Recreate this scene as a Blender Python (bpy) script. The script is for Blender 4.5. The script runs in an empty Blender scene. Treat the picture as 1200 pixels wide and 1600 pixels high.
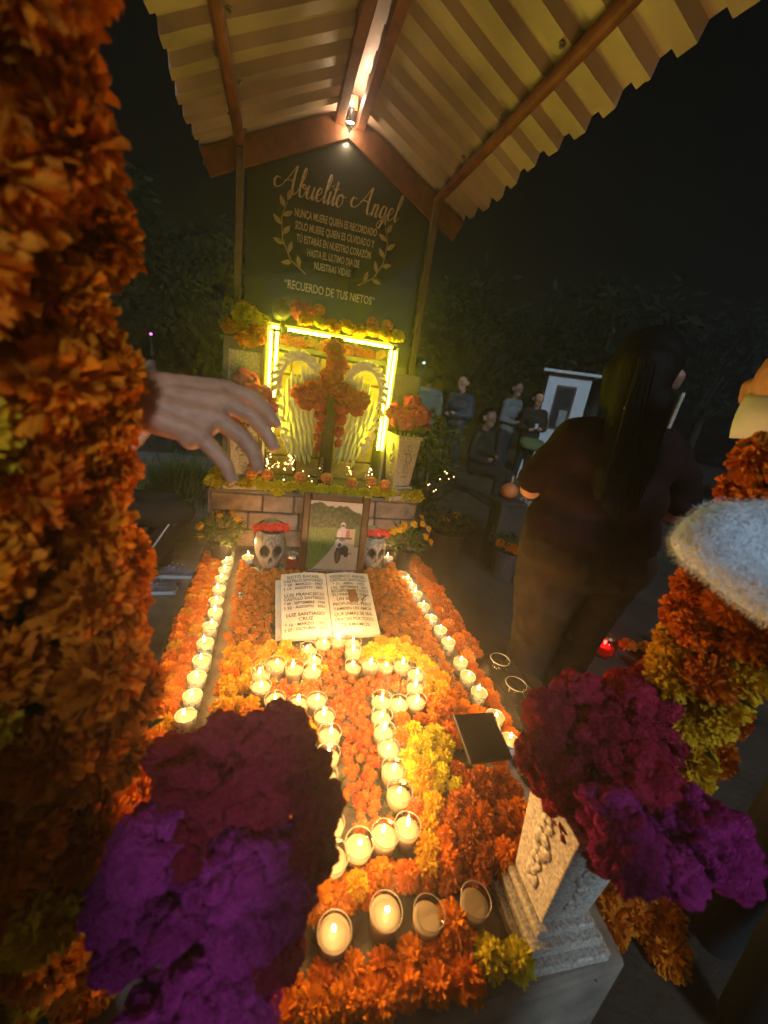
import bpy, bmesh, math, random
import numpy as np
from mathutils import Vector, Matrix, Quaternion, noise

# ------------------------------------------------------------------ camera, world, sun, exposure
random.seed(7); RNG = np.random.default_rng(7)
sc = bpy.context.scene; COL = sc.collection
cam_d = bpy.data.cameras.new('camera'); cam = bpy.data.objects.new('camera', cam_d); COL.objects.link(cam)
cam.matrix_world = Matrix(((0.95964, -0.05173, -0.27643, 0.0), (-0.24355, 0.33860, -0.90886, 0.0), (0.14061, 0.93951, 0.31233, 1.42), (0, 0, 0, 1)))
cam_d.sensor_fit = 'VERTICAL'; cam_d.sensor_height = 36; cam_d.lens = 612 / 1600 * 36
cam_d.clip_start = 0.02; cam_d.clip_end = 400
cam_d.dof.use_dof = True; cam_d.dof.focus_distance = 1.5; cam_d.dof.aperture_fstop = 13.77 / 6.0
sc.camera = cam
SUN_EL, SUN_AZ = math.radians(30), math.radians(-2)      # faint cold floodlight of the cemetery, from behind the camera
W = bpy.data.worlds.new('World'); sc.world = W; W.use_nodes = True
wn = W.node_tree.nodes; bg = wn['Background']
sky = wn.new('ShaderNodeTexSky'); sky.sky_type = 'NISHITA'; sky.sun_disc = False
sky.sun_elevation = math.radians(-7); sky.sun_rotation = math.radians(192)
W.node_tree.links.new(sky.outputs[0], bg.inputs[0]); bg.inputs[1].default_value = 0.05
sun_d = bpy.data.lights.new('floodlight', 'SUN'); sun_d.energy = 2.0; sun_d.angle = math.radians(8); sun_d.color = (0.62, 0.82, 1.0)
sun = bpy.data.objects.new('floodlight', sun_d); COL.objects.link(sun)
SUN_FROM = Vector((math.sin(SUN_AZ) * math.cos(SUN_EL), -math.cos(SUN_AZ) * math.cos(SUN_EL), math.sin(SUN_EL)))
sun.rotation_euler = SUN_FROM.to_track_quat('Z', 'Y').to_euler(); sun.location = (0, -4, 6)
vs = sc.view_settings; vs.view_transform = 'Standard'; vs.look = 'None'; vs.exposure = 0.0; vs.gamma = 1.0; vs.use_curve_mapping = False
cy = sc.cycles; cy.use_denoising = True; cy.max_bounces = 4; cy.diffuse_bounces = 2; cy.glossy_bounces = 3; cy.transparent_max_bounces = 10
cy.transmission_bounces = 4; cy.volume_bounces = 0; cy.caustics_reflective = False; cy.caustics_refractive = False; cy.sample_clamp_indirect = 2.0; cy.use_adaptive_sampling = True; cy.adaptive_threshold = 0.05
CANDLE_W = 0.48
LED_K = 60.0
HAZE_D, HAZE_G = 0.048, 0.8

# ------------------------------------------------------------------ helpers
def tag(o, label=None, cat=None, group=None, kind=None):
    if label: o['label'] = label
    if cat: o['category'] = cat
    if group: o['group'] = group
    if kind: o['kind'] = kind
    return o
def link(name, mesh, parent=None, loc=(0, 0, 0), rot=(0, 0, 0), scale=1):
    o = bpy.data.objects.new(name, mesh); COL.objects.link(o)
    o.location = loc; o.rotation_euler = rot
    o.scale = (scale,) * 3 if isinstance(scale, (int, float)) else scale
    if parent: o.parent = parent
    return o
def empty(name, loc=(0, 0, 0), rz=0, label=None, cat=None, group=None):
    o = link(name, None, None, loc, (0, 0, rz)); o.empty_display_size = 0.05
    return tag(o, label, cat, group)
def copy_tree(o, parent=None, loc=None, rot=None, scale=None):
    c = o.copy(); COL.objects.link(c); c.parent = parent
    if loc is not None: c.location = loc
    if rot is not None: c.rotation_euler = rot
    if scale is not None: c.scale = (scale,) * 3
    for ch in o.children: copy_tree(ch, c)
    return c

MATS = {}
def mat(name, base, rough=0.6, var=0.15, scale=20.0, bump=0.0, bscale=60.0, metal=0.0, spec=0.4, second=None, sheen=0.0, detail=4, stretch=None):
    if name in MATS: return MATS[name]
    m = bpy.data.materials.new(name); m.use_nodes = True; MATS[name] = m
    nt = m.node_tree; n = nt.nodes; L = nt.links.new
    p = n['Principled BSDF']; p.inputs['Roughness'].default_value = rough; p.inputs['Metallic'].default_value = metal
    p.inputs['Specular IOR Level'].default_value = spec
    if sheen: p.inputs['Sheen Weight'].default_value = sheen; p.inputs['Sheen Roughness'].default_value = 0.4
    tc = n.new('ShaderNodeTexCoord'); src = tc.outputs['Object']
    if stretch:
        mp = n.new('ShaderNodeMapping'); mp.inputs['Scale'].default_value = stretch; L(src, mp.inputs[0]); src = mp.outputs[0]
    nz = n.new('ShaderNodeTexNoise'); nz.inputs['Scale'].default_value = scale; nz.inputs['Detail'].default_value = detail
    L(src, nz.inputs['Vector'])
    r = n.new('ShaderNodeValToRGB'); c2 = second or [min(1, c * (1 + var)) for c in base]; c1 = base if second else [c * (1 - var) for c in base]
    r.color_ramp.elements[0].position = 0.32; r.color_ramp.elements[1].position = 0.68
    r.color_ramp.elements[0].color = (*c1, 1); r.color_ramp.elements[1].color = (*c2, 1)
    L(nz.outputs['Fac'], r.inputs[0]); L(r.outputs[0], p.inputs['Base Color'])
    if bump:
        nb = n.new('ShaderNodeTexNoise'); nb.inputs['Scale'].default_value = bscale; nb.inputs['Detail'].default_value = 5; L(src, nb.inputs['Vector'])
        b = n.new('ShaderNodeBump'); b.inputs['Strength'].default_value = bump; b.inputs['Distance'].default_value = 0.01
        L(nb.outputs['Fac'], b.inputs['Height']); L(b.outputs[0], p.inputs['Normal'])
    return m
def petal_mat(name, c1, c2, trans=0.3, rough=0.7):
    m = bpy.data.materials.new(name); m.use_nodes = True; MATS[name] = m
    nt = m.node_tree; n = nt.nodes; L = nt.links.new; p = n['Principled BSDF']
    p.inputs['Roughness'].default_value = rough; p.inputs['Specular IOR Level'].default_value = 0.2
    at = n.new('ShaderNodeAttribute'); at.attribute_name = 'rnd'; oi = n.new('ShaderNodeObjectInfo')
    mx = n.new('ShaderNodeMix'); mx.inputs[0].default_value = 0.55; L(at.outputs['Fac'], mx.inputs[2]); L(oi.outputs['Random'], mx.inputs[3])
    r = n.new('ShaderNodeValToRGB'); r.color_ramp.elements[0].color = (*c1, 1); r.color_ramp.elements[1].color = (*c2, 1)
    r.color_ramp.elements[0].position = 0.15; r.color_ramp.elements[1].position = 0.85
    L(mx.outputs[0], r.inputs[0]); L(r.outputs[0], p.inputs['Base Color'])
    t = n.new('ShaderNodeBsdfTranslucent'); L(r.outputs[0], t.inputs[0])
    s = n.new('ShaderNodeMixShader'); s.inputs[0].default_value = trans; L(p.outputs[0], s.inputs[1]); L(t.outputs[0], s.inputs[2])
    L(s.outputs[0], n['Material Output'].inputs[0])
    return m
def emis(name, color, strength, see_through=False, sample=True):
    m = bpy.data.materials.new(name); m.use_nodes = True; MATS[name] = m
    nt = m.node_tree; n = nt.nodes; n.remove(n['Principled BSDF'])
    e = n.new('ShaderNodeEmission'); e.inputs[0].default_value = (*color, 1); e.inputs[1].default_value = strength; out = e.outputs[0]
    if see_through:
        t = n.new('ShaderNodeBsdfTransparent'); a = n.new('ShaderNodeAddShader')
        nt.links.new(out, a.inputs[0]); nt.links.new(t.outputs[0], a.inputs[1]); out = a.outputs[0]
    nt.links.new(out, n['Material Output'].inputs[0])
    if not sample: m.cycles.emission_sampling = 'NONE'
    return m
def glass_mat(name, tint=(1, 1, 1), ior=1.35, rough=0.03):
    m = bpy.data.materials.new(name); m.use_nodes = True; MATS[name] = m
    nt = m.node_tree; n = nt.nodes; n.remove(n['Principled BSDF']); L = nt.links.new
    t = n.new('ShaderNodeBsdfTransparent'); t.inputs[0].default_value = (*tint, 1)
    g = n.new('ShaderNodeBsdfGlossy'); g.inputs['Roughness'].default_value = rough
    lw = n.new('ShaderNodeLayerWeight'); lw.inputs[0].default_value = 0.5
    pw = n.new('ShaderNodeMath'); pw.operation = 'POWER'; pw.inputs[1].default_value = 3.5; L(lw.outputs['Facing'], pw.inputs[0])
    f = n.new('ShaderNodeMath'); f.operation = 'MULTIPLY_ADD'; f.inputs[1].default_value = min(0.9, (ior - 1) * 1.3); f.inputs[2].default_value = 0.03; L(pw.outputs[0], f.inputs[0])
    s = n.new('ShaderNodeMixShader'); L(f.outputs[0], s.inputs[0]); L(t.outputs[0], s.inputs[1]); L(g.outputs[0], s.inputs[2])
    L(s.outputs[0], n['Material Output'].inputs[0]); return m
def vcol_mat(name, rough=0.5, spec=0.3):
    m = bpy.data.materials.new(name); m.use_nodes = True; MATS[name] = m
    n = m.node_tree.nodes; p = n['Principled BSDF']; p.inputs['Roughness'].default_value = rough; p.inputs['Specular IOR Level'].default_value = spec
    a = n.new('ShaderNodeVertexColor'); a.layer_name = 'Col'; m.node_tree.links.new(a.outputs[0], p.inputs['Base Color']); return m

class MB:
    """collects simple shapes into one mesh"""
    def __init__(s): s.v = []; s.f = []
    def add(s, vs, fs):
        b = len(s.v); s.v += [tuple(x) for x in vs]; s.f += [tuple(i + b for i in q) for q in fs]; return s
    def box(s, c, d, M=None, taper=None):
        h = [x / 2 for x in d]; tx = taper or 1
        vs = [Vector((sx * h[0] * (tx if sz > 0 else 1), sy * h[1] * (tx if sz > 0 else 1), sz * h[2])) for sz in (-1, 1) for sy in (-1, 1) for sx in (-1, 1)]
        if M: vs = [M @ q for q in vs]
        vs = [q + Vector(c) for q in vs]
        return s.add(vs, [(0, 2, 3, 1), (4, 5, 7, 6), (0, 1, 5, 4), (2, 6, 7, 3), (0, 4, 6, 2), (1, 3, 7, 5)])
    def bar(s, a, b, w, h=None, up=(0, 0, 1)):
        a, b = Vector(a), Vector(b); d = b - a; L = d.length; d.normalize(); u = Vector(up)
        x = d.cross(u).normalized(); z = x.cross(d).normalized(); M = Matrix((x, d, z)).transposed()
        return s.box((a + b) / 2, (w, L, h or w), M)
    def lathe(s, prof, n=20, c=(0, 0, 0), sq=None):
        c = Vector(c); vs = []; fs = []; idx = []
        for r, z in prof:
            if r < 1e-6: idx.append([len(vs)]); vs.append(c + Vector((0, 0, z)))
            else:
                idx.append(list(range(len(vs), len(vs) + n)))
                vs += [c + Vector((r * math.cos(2 * math.pi * k / n), r * math.sin(2 * math.pi * k / n), z)) for k in range(n)]
        for A, B in zip(idx, idx[1:]):
            for k in range(n):
                q = [A[k % len(A)], A[(k + 1) % len(A)], B[(k + 1) % len(B)], B[k % len(B)]]
                q = list(dict.fromkeys(q))
                if len(q) > 2: fs.append(q)
        return s.add(vs, fs)
    def tube(s, pts, r, n=8):
        P = [Vector(p) for p in pts]; R = r if isinstance(r, (list, tuple)) else [r] * len(P); vs = []; fs = []
        d0 = (P[1] - P[0]).normalized(); x = d0.orthogonal().normalized()
        for i, p in enumerate(P):
            d = (P[min(i + 1, len(P) - 1)] - P[max(i - 1, 0)]).normalized()
            x = (x - d * x.dot(d)).normalized(); y = d.cross(x)
            vs += [p + (x * math.cos(2 * math.pi * k / n) + y * math.sin(2 * math.pi * k / n)) * R[i] for k in range(n)]
        for i in range(len(P) - 1):
            for k in range(n): fs.append((i * n + k, i * n + (k + 1) % n, (i + 1) * n + (k + 1) % n, (i + 1) * n + k))
        fs.append(tuple(range(n))[::-1]); fs.append(tuple((len(P) - 1) * n + k for k in range(n)))
        return s.add(vs, fs)
    def prism(s, poly, y0, y1):      # polygon in xz, extruded along y
        n = len(poly); vs = [(x, y0, z) for x, z in poly] + [(x, y1, z) for x, z in poly]
        return s.add(vs, [tuple(range(n)), tuple(range(2 * n - 1, n - 1, -1))] + [(k, k + n, (k + 1) % n + n, (k + 1) % n) for k in range(n)])
    def mesh(s, name, m=None, smooth=False):
        me = bpy.data.meshes.new(name); me.from_pydata(s.v, [], s.f); me.validate()
        bm = bmesh.new(); bm.from_mesh(me); bmesh.ops.recalc_face_normals(bm, faces=bm.faces); bm.to_mesh(me); bm.free()
        if m: me.materials.append(m)
        if smooth: me.polygons.foreach_set('use_smooth', [True] * len(me.polygons))
        return me
    def build(s, name, m, parent=None, loc=(0, 0, 0), rot=(0, 0, 0), smooth=False, bevel=0, scale=1):
        o = link(name, s.mesh(name, m, smooth), parent, loc, rot, scale)
        if bevel:
            b = o.modifiers.new('bevel', 'BEVEL'); b.width = bevel; b.segments = 2; b.limit_method = 'ANGLE'
        return o
def shade_auto(o, deg=40):
    me = o.data; me.polygons.foreach_set('use_smooth', [True] * len(me.polygons)); me.set_sharp_from_angle(angle=math.radians(deg)); return o

def nmesh(name, V, F, m, rnd=None, col=None, smooth=True):
    me = bpy.data.meshes.new(name); me.from_pydata(V.tolist() if hasattr(V, 'tolist') else V, [], F.tolist() if hasattr(F, 'tolist') else F)
    if m: me.materials.append(m)
    if smooth: me.polygons.foreach_set('use_smooth', [True] * len(me.polygons))
    if rnd is not None:
        a = me.attributes.new('rnd', 'FLOAT', 'POINT'); a.data.foreach_set('value', np.asarray(rnd, dtype=np.float32))
    if col is not None:
        a = me.color_attributes.new('Col', 'FLOAT_COLOR', 'POINT')
        c4 = np.ones((len(V), 4), np.float32); c4[:, :3] = col; a.data.foreach_set('color', c4.ravel())
    return me
def flower(name, m, N=60, na=3, nl=4, thmax=118, width=0.42, frill=0.10, seed=0, flat=0.85, loose=0.1):
    """a double bloom of unit radius: N ruffled petals, na x nl points each"""
    r = np.random.default_rng(seed); V = []; F = []; R_ = []; g = math.pi * (3 - 5 ** 0.5)
    for i in range(N):
        t = (i + 0.5) / N; th = math.radians(thmax) * t ** 0.62 * (1 + r.normal(0, 0.03)); ph = i * g + r.normal(0, 0.25)
        d = np.array([math.sin(th) * math.cos(ph), math.sin(th) * math.sin(ph), math.cos(th)])
        e_ph = np.array([-math.sin(ph), math.cos(ph), 0]); e_th = np.cross(e_ph, d)
        roll = r.normal(0, 0.85); ac = e_ph * math.cos(roll) + e_th * math.sin(roll); nr = np.cross(ac, d)
        Lp = (0.80 + 0.20 * r.random()) * (1 + loose * r.normal()); w = width * (0.75 + 0.5 * r.random()); k = r.integers(3, 6); p0 = r.random() * 6; bend = 0.08 + 0.24 * r.random()
        b = len(V); rv = r.random()
        for j in range(nl):
            s = j / (nl - 1); ww = w * (0.25 + 0.75 * math.sin(min(1, s * 1.15) * math.pi / 2)) * (1 - 0.18 * max(0, s - 0.8) / 0.2)
            for a in range(na):
                u = 2 * a / (na - 1) - 1
                tip = 1 - 0.10 * s * u * u * (1 + math.cos(k * u * 2 + p0)) if j == nl - 1 else 1
                q = d * (0.42 + (Lp - 0.42) * s * tip) + ac * u * ww * 0.5 + nr * (frill * s * math.sin(k * u * 1.6 + p0) + 0.12 * s * u * u) + e_th * bend * s * s * 0.6
                V.append(q * np.array([1, 1, flat])); R_.append(rv)
        for j in range(nl - 1):
            for a in range(na - 1): F.append((b + j * na + a, b + j * na + a + 1, b + (j + 1) * na + a + 1, b + (j + 1) * na + a))
    cv, cf = ico(2); b = len(V); V += [q * 0.66 * np.array([1, 1, flat]) for q in cv]; F += [tuple(i + b for i in f) for f in cf]; R_ += [.4] * len(cv)
    return nmesh(name, np.array(V), F, m, rnd=R_)
def ico(sub):
    bm = bmesh.new(); bmesh.ops.create_icosphere(bm, subdivisions=sub, radius=1)
    V = np.array([v.co[:] for v in bm.verts]); F = [tuple(v.index for v in f.verts) for f in bm.faces]; bm.free(); return V, F
def fbm(P, s, off=0, oct=3):
    return np.array([noise.fractal(Vector(p) * s + Vector((off, off * 1.7, -off)), 1.0, 2.0, oct) for p in P])
def ridged(P, s, off=0):
    return np.array([1 - abs(noise.noise(Vector(p) * s + Vector((off, -off, off * .6)))) * 2 for p in P])
def celosia(name, m, sub=5, seed=0, squash=(1, 1, .8)):
    """cockscomb head of about unit radius: folded, velvety"""
    V, F = ico(sub); big = fbm(V, 1.1, seed, 2); warp = np.stack([fbm(V, 2.0, seed + 5 + k, 2) for k in range(3)], 1)
    lob = np.array([noise.voronoi(Vector(p) * 1.9 + Vector((seed, 2 * seed, 0)))[0][0] for p in V + warp * .12]); sml = np.array([noise.voronoi(Vector(p) * 5.2 + Vector((seed, 0, seed)))[0][0] for p in V + warp * .2]); fine = np.array([noise.noise(Vector(p) * 13 + Vector((seed, 0, 0))) for p in V]); vf = np.array([noise.noise(Vector(p) * 29 + Vector((seed, 4, 0))) for p in V])
    r = 0.98 + .16 * big - .40 * lob ** 2.1 - .10 * sml ** 1.6 + .020 * fine + .016 * vf
    V = V * r[:, None] * np.array(squash)
    rn = np.clip(.5 + fine, 0, 1)
    if sub >= 6:       # velvety tufts all over the comb
        g = np.random.default_rng(int(seed * 10) + 3); c = V.mean(0); n = len(V); d = (V - c); d /= np.linalg.norm(d, axis=1)[:, None]; d = d + g.normal(0, .55, d.shape); d /= np.linalg.norm(d, axis=1)[:, None]
        x = np.cross(d, g.normal(0, 1, d.shape)); x /= np.linalg.norm(x, axis=1)[:, None]; L = g.uniform(.02, .055, (n, 1)); V0 = V - x * .014; V1 = V + x * .014; V2 = V + d * L
        T = np.stack([V0, V1, V2], 1).reshape(-1, 3); F = list(F) + [(n + 3 * i, n + 3 * i + 1, n + 3 * i + 2) for i in range(n)]; V = np.concatenate([V, T]); rn = np.concatenate([rn, np.repeat(g.random(n), 3)])
    return nmesh(name, V, F, m, rnd=rn)
def capsule(p0, r0, p1, r1, n=14, flat=None, side=None):
    """tapered round-ended limb segment; flat squeezes it across the axis given by side"""
    p0, p1 = Vector(p0), Vector(p1); d = p1 - p0; L = max(d.length, 1e-5); d = d / L
    x = (Vector(side) if side else d.orthogonal()); x = (x - d * x.dot(d)).normalized(); y = d.cross(x)
    rings = [(-r0 * math.cos(a), r0 * math.sin(a)) for a in (0.25, 0.7, 1.15)] + [(0, r0), (L * .5, (r0 + r1) / 2), (L, r1)] + [(L + r1 * math.cos(a), r1 * math.sin(a)) for a in (1.15, 0.7, 0.25)]
    V = []; F = []; f = flat or 1
    for t, r in rings: V += [p0 + d * t + (x * math.cos(2 * math.pi * k / n) + y * math.sin(2 * math.pi * k / n) * f) * r for k in range(n)]
    for i in range(len(rings) - 1):
        for k in range(n): F.append((i * n + k, i * n + (k + 1) % n, (i + 1) * n + (k + 1) % n, (i + 1) * n + k))
    F.append(tuple(range(n))[::-1]); F.append(tuple((len(rings) - 1) * n + k for k in range(n)))
    return V, F
def body(name, segs, m, voxel=0.012, smooth=6, parent=None, wrinkle=0.0, wscale=9):
    """one continuous surface grown over tapered limb segments"""
    b = MB()
    for s in segs: b.add(*capsule(*s[:4], flat=s[4] if len(s) > 4 else None, side=s[5] if len(s) > 5 else None))
    t = bpy.data.objects.new('tmp', b.mesh('tmp')); COL.objects.link(t)
    md = t.modifiers.new('r', 'REMESH'); md.mode = 'VOXEL'; md.voxel_size = voxel
    ms = t.modifiers.new('s', 'SMOOTH'); ms.factor = 0.5; ms.iterations = smooth
    dg = bpy.context.evaluated_depsgraph_get(); me = bpy.data.meshes.new_from_object(t.evaluated_get(dg)); bpy.data.objects.remove(t)
    me.name = name; me.materials.clear(); me.materials.append(m)
    if wrinkle:
        n = len(me.vertices); P = np.empty(n * 3); me.vertices.foreach_get('co', P); P = P.reshape(-1, 3); N = np.empty(n * 3); me.vertices.foreach_get('normal', N); N = N.reshape(-1, 3)
        w = ridged(P * np.array([1, 1, 1.8]), wscale, 3) * wrinkle + fbm(P, wscale * .6, 8, 2) * wrinkle
        me.vertices.foreach_set('co', (P + N * w[:, None]).ravel())
    me.polygons.foreach_set('use_smooth', [True] * len(me.polygons))
    return link(name, me, parent)
def text_mesh(s, size, m, xs=1.0, extrude=0.0006, bold=0.0, align='CENTER'):
    c = bpy.data.curves.new('t', 'FONT'); c.body = s; c.size = size; c.align_x = align; c.extrude = extrude; c.offset = bold; c.resolution_u = 3
    o = bpy.data.objects.new('t', c); COL.objects.link(o); dg = bpy.context.evaluated_depsgraph_get()
    me = bpy.data.meshes.new_from_object(o.evaluated_get(dg)); bpy.data.objects.remove(o); bpy.data.curves.remove(c)
    me.transform(Matrix.Diagonal((xs, 1, 1, 1))); me.materials.clear(); me.materials.append(m); return me
def lamp(name, loc, watts, color, parent=None, radius=0.008):
    d = bpy.data.lights.new(name, 'POINT'); d.energy = watts; d.color = color; d.shadow_soft_size = radius
    o = bpy.data.objects.new(name, d); COL.objects.link(o); o.location = loc
    if parent: o.parent = parent
    return o
ORD = ['first', 'second', 'third', 'fourth', 'fifth', 'sixth', 'seventh', 'eighth', 'ninth', 'tenth', 'eleventh', 'twelfth', 'thirteenth', 'fourteenth']
def U(a, b): return random.uniform(a, b)
# ------------------------------------------------------------------ materials
M_conc = mat('concrete', (0.20, 0.18, 0.15), 0.85, 0.3, 9, 0.35, 70)
M_slab = mat('grave_cement', (0.20, 0.165, 0.13), 0.8, 0.35, 12, 0.3, 90)
M_dirt = mat('dirt', (0.055, 0.042, 0.03), 0.95, 0.5, 3, 0.8, 25)
M_stone = mat('stone_block', (0.42, 0.27, 0.18), 0.85, 0.35, 14, 0.7, 45)
M_mortar = mat('mortar', (0.17, 0.13, 0.10), 0.9, 0.2, 30, 0.4, 80)
M_granite = mat('speckled_granite', (0.46, 0.41, 0.35), 0.5, 0.45, 170, 0.12, 220, detail=2)
M_rust = mat('red_oxide_steel', (0.20, 0.07, 0.03), 0.6, 0.35, 18, 0.15, 60)
M_zinc = mat('roof_sheet_paint', (0.44, 0.36, 0.26), 0.45, 0.28, 3.5, 0.06, 25, spec=0.5)
M_post = mat('weathered_steel_post', (.15, .10, .07), .6, .3, 18, .15, 60)
M_board = mat('black_board', (0.012, 0.014, 0.008), 0.38, 0.3, 8, 0.02, 40, spec=0.6); M_board.node_tree.nodes['Principled BSDF'].inputs['Coat Weight'].default_value = 0.6; M_board.node_tree.nodes['Principled BSDF'].inputs['Coat Roughness'].default_value = 0.06
M_gold = mat('gold_lettering', (0.86, 0.66, 0.44), 0.34, 0.2, 60, metal=0.75)
M_goldd = mat('gold_leafing', (0.55, 0.38, 0.18), 0.45, 0.2, 40, metal=0.6)
M_marble = mat('white_marble', (0.50, 0.49, 0.47), 0.45, 0.10, 22, 0.03, 60)
M_ink = mat('engraved_black', (0.03, 0.025, 0.02), 0.7, 0.1)
M_wood = mat('dark_red_wood', (0.040, 0.009, 0.005), 0.35, 0.3, 30, 0.08, 80, stretch=(1, 1, 6))
M_black = mat('black_plastic', (0.012, 0.012, 0.012), 0.35, 0.2)
M_wire = mat('wire', (0.05, 0.05, 0.05), 0.5, 0.1)
M_white = mat('white_paint', (0.72, 0.73, 0.74), 0.7, 0.06, 12, 0.08, 40)
M_glass = glass_mat('clear_glass')
M_pane = glass_mat('case_pane', (0.97, 0.98, 0.95), 1.3, 0.02)
M_clear = glass_mat('plastic_cup', (0.93, 0.95, 0.95), 1.5, 0.08)
M_leaf = petal_mat('green_leaf', (0.025, 0.055, 0.012), (0.07, 0.13, 0.02), 0.25)
M_leafy = petal_mat('yellow_green_leaf', (0.06, 0.09, 0.012), (0.14, 0.16, 0.03), 0.3)
P_or = petal_mat('marigold_orange', (0.68, 0.16, 0.004), (0.84, 0.29, 0.008))
P_col = petal_mat('marigold_orange_light_offset', (0.66, 0.14, 0.004), (0.84, 0.26, 0.008))  # marigold orange for the columns, reddened to offset the cold floodlight's tint
P_yel = petal_mat('marigold_yellow', (0.78, 0.36, 0.006), (0.85, 0.52, 0.02))
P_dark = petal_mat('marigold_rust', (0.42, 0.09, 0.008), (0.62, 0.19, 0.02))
P_cly = petal_mat('column_yellow', (0.80, 0.40, 0.008), (0.86, 0.54, 0.02))
P_lem = petal_mat('marigold_lemon', (0.76, 0.60, 0.012), (0.84, 0.74, 0.04))
P_but = petal_mat('button_bronze', (0.40, 0.115, 0.012), (0.58, 0.21, 0.025), 0.1, 0.85)
P_red = petal_mat('globe_red', (0.50, 0.06, 0.012), (0.60, 0.18, 0.022), 0.12, 0.85)
P_pot = petal_mat('pot_marigold_yellow', (0.70, 0.30, 0.01), (0.85, 0.5, 0.03))
C_pur = petal_mat('cockscomb_purple', (0.34, 0.015, 0.17), (0.64, 0.05, 0.37), 0.03, 0.9)
C_mar = petal_mat('cockscomb_maroon', (0.26, 0.010, 0.035), (0.48, 0.025, 0.075), 0.03, 0.9)
C_red = petal_mat('cockscomb_red', (0.46, 0.028, 0.15), (0.62, 0.065, 0.23), 0.05, 0.9)
C_pink = petal_mat('cockscomb_pink', (0.52, 0.06, 0.26), (0.68, 0.13, 0.38), 0.05, 0.9)
C_or = petal_mat('cockscomb_orange', (0.40, 0.042, 0.08), (0.54, 0.09, 0.14), 0.05, 0.9)
for m_ in (C_pur, C_mar, C_red, C_pink, C_or):
    p_ = m_.node_tree.nodes['Principled BSDF']; p_.inputs['Specular IOR Level'].default_value = 0.12
    n_ = m_.node_tree.nodes; t_ = n_.new('ShaderNodeTexCoord'); z_ = n_.new('ShaderNodeTexNoise'); z_.inputs['Scale'].default_value = 26; z_.inputs['Detail'].default_value = 6
    b_ = n_.new('ShaderNodeBump'); b_.inputs['Strength'].default_value = 0.55; b_.inputs['Distance'].default_value = 0.05
    m_.node_tree.links.new(t_.outputs['Object'], z_.inputs['Vector']); m_.node_tree.links.new(z_.outputs[0], b_.inputs['Height']); m_.node_tree.links.new(b_.outputs[0], p_.inputs['Normal'])
M_skin = mat('skin', (0.56, 0.27, 0.15), 0.5, 0.16, 40, 0.30, 90, spec=0.35)
M_skind = mat('skin_brown', (0.26, 0.13, 0.08), 0.55, 0.12, 30)
M_hair = mat('black_hair', (0.004, 0.003, 0.003), 0.6, 0.5, 60, 0.3, 60, spec=0.15, stretch=(6, 6, .6))

# ------------------------------------------------------------------ setting: ground
gx = np.linspace(-60, 60, 61); GV = []; GF = []
def gz(x, y):
    d = max(0.0, math.hypot(x - 0.3, y - 1.2) - 2.6)
    return (0.05 * noise.noise(Vector((x * .5, y * .5, 0))) * min(1, d) + 0.025 * noise.noise(Vector((x * 2.3, y * 2.3, 3))) * min(1, d))
xs_ = sorted(set([-40, -30] + list(np.round(np.linspace(-20, 24, 111), 3)) + [32, 44])); ys_ = sorted(set([-30, -15] + list(np.round(np.linspace(-6, 26, 81), 3)) + [36, 60]))
for y in ys_:
    for x in xs_: GV.append((x, y, gz(x, y)))
nx_ = len(xs_)
for j in range(len(ys_) - 1):
    for i in range(nx_ - 1): GF.append((j * nx_ + i, j * nx_ + i + 1, (j + 1) * nx_ + i + 1, (j + 1) * nx_ + i))
tag(link('ground', nmesh('ground', GV, GF, M_dirt)), kind='structure')
def sheet(x0, x1, y0, y1, z, nx=8, ny=10, jag=0.05):
    V = []; F = []
    for j in range(ny + 1):
        for i in range(nx + 1):
            e = 1 if i in (0, nx) or j in (0, ny) else 0
            x = x0 + (x1 - x0) * i / nx; y = y0 + (y1 - y0) * j / ny
            V.append((x + e * U(-jag, jag), y + e * U(-jag, jag), z if not e else z - 0.004))
    for j in range(ny):
        for i in range(nx): a = j * (nx + 1) + i; F.append((a, a + 1, a + nx + 2, a + nx + 1))
    return V, F
V, F = sheet(-2.2, -0.38, 1.0, 6.2, 0.012)
tag(link('pavement', nmesh('pavement', V, F, M_conc)), kind='structure')

# ------------------------------------------------------------------ the grave
grave = empty('grave', (0.27, 1.3, 0), 0, 'low cement grave slab with a stone-block headstone base under the metal canopy', 'grave')
G0 = Vector((0.27, 1.3, 0))
def gpart(mb, name, m, bevel=0, parent=grave): return mb.build(name, m, parent, -G0 if parent == grave else (0, 0, 0), bevel=bevel)
gpart(MB().add([(x, y, z) for z in (-.01, .42) for x, y in ((-.35, .28), (.715, .28), (.905, 2.19), (-.35, 2.19))], [(3, 2, 1, 0), (4, 5, 6, 7), (0, 1, 5, 4), (1, 2, 6, 5), (2, 3, 7, 6), (3, 0, 4, 7)]), 'slab', M_slab, 0.012)
gpart(MB().add([(x, y, z) for z in (-.01, .07) for x, y in ((-.41, .22), (.77, .22), (.965, 2.25), (-.41, 2.25))], [(3, 2, 1, 0), (4, 5, 6, 7), (0, 1, 5, 4), (1, 2, 6, 5), (2, 3, 7, 6), (3, 0, 4, 7)]), 'plinth', M_conc, 0.015)
gpart(MB().box((0.265, 1.21, 0.4255), (0.80, 1.44, 0.015)), 'inner_slab', M_slab, 0.006)
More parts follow.
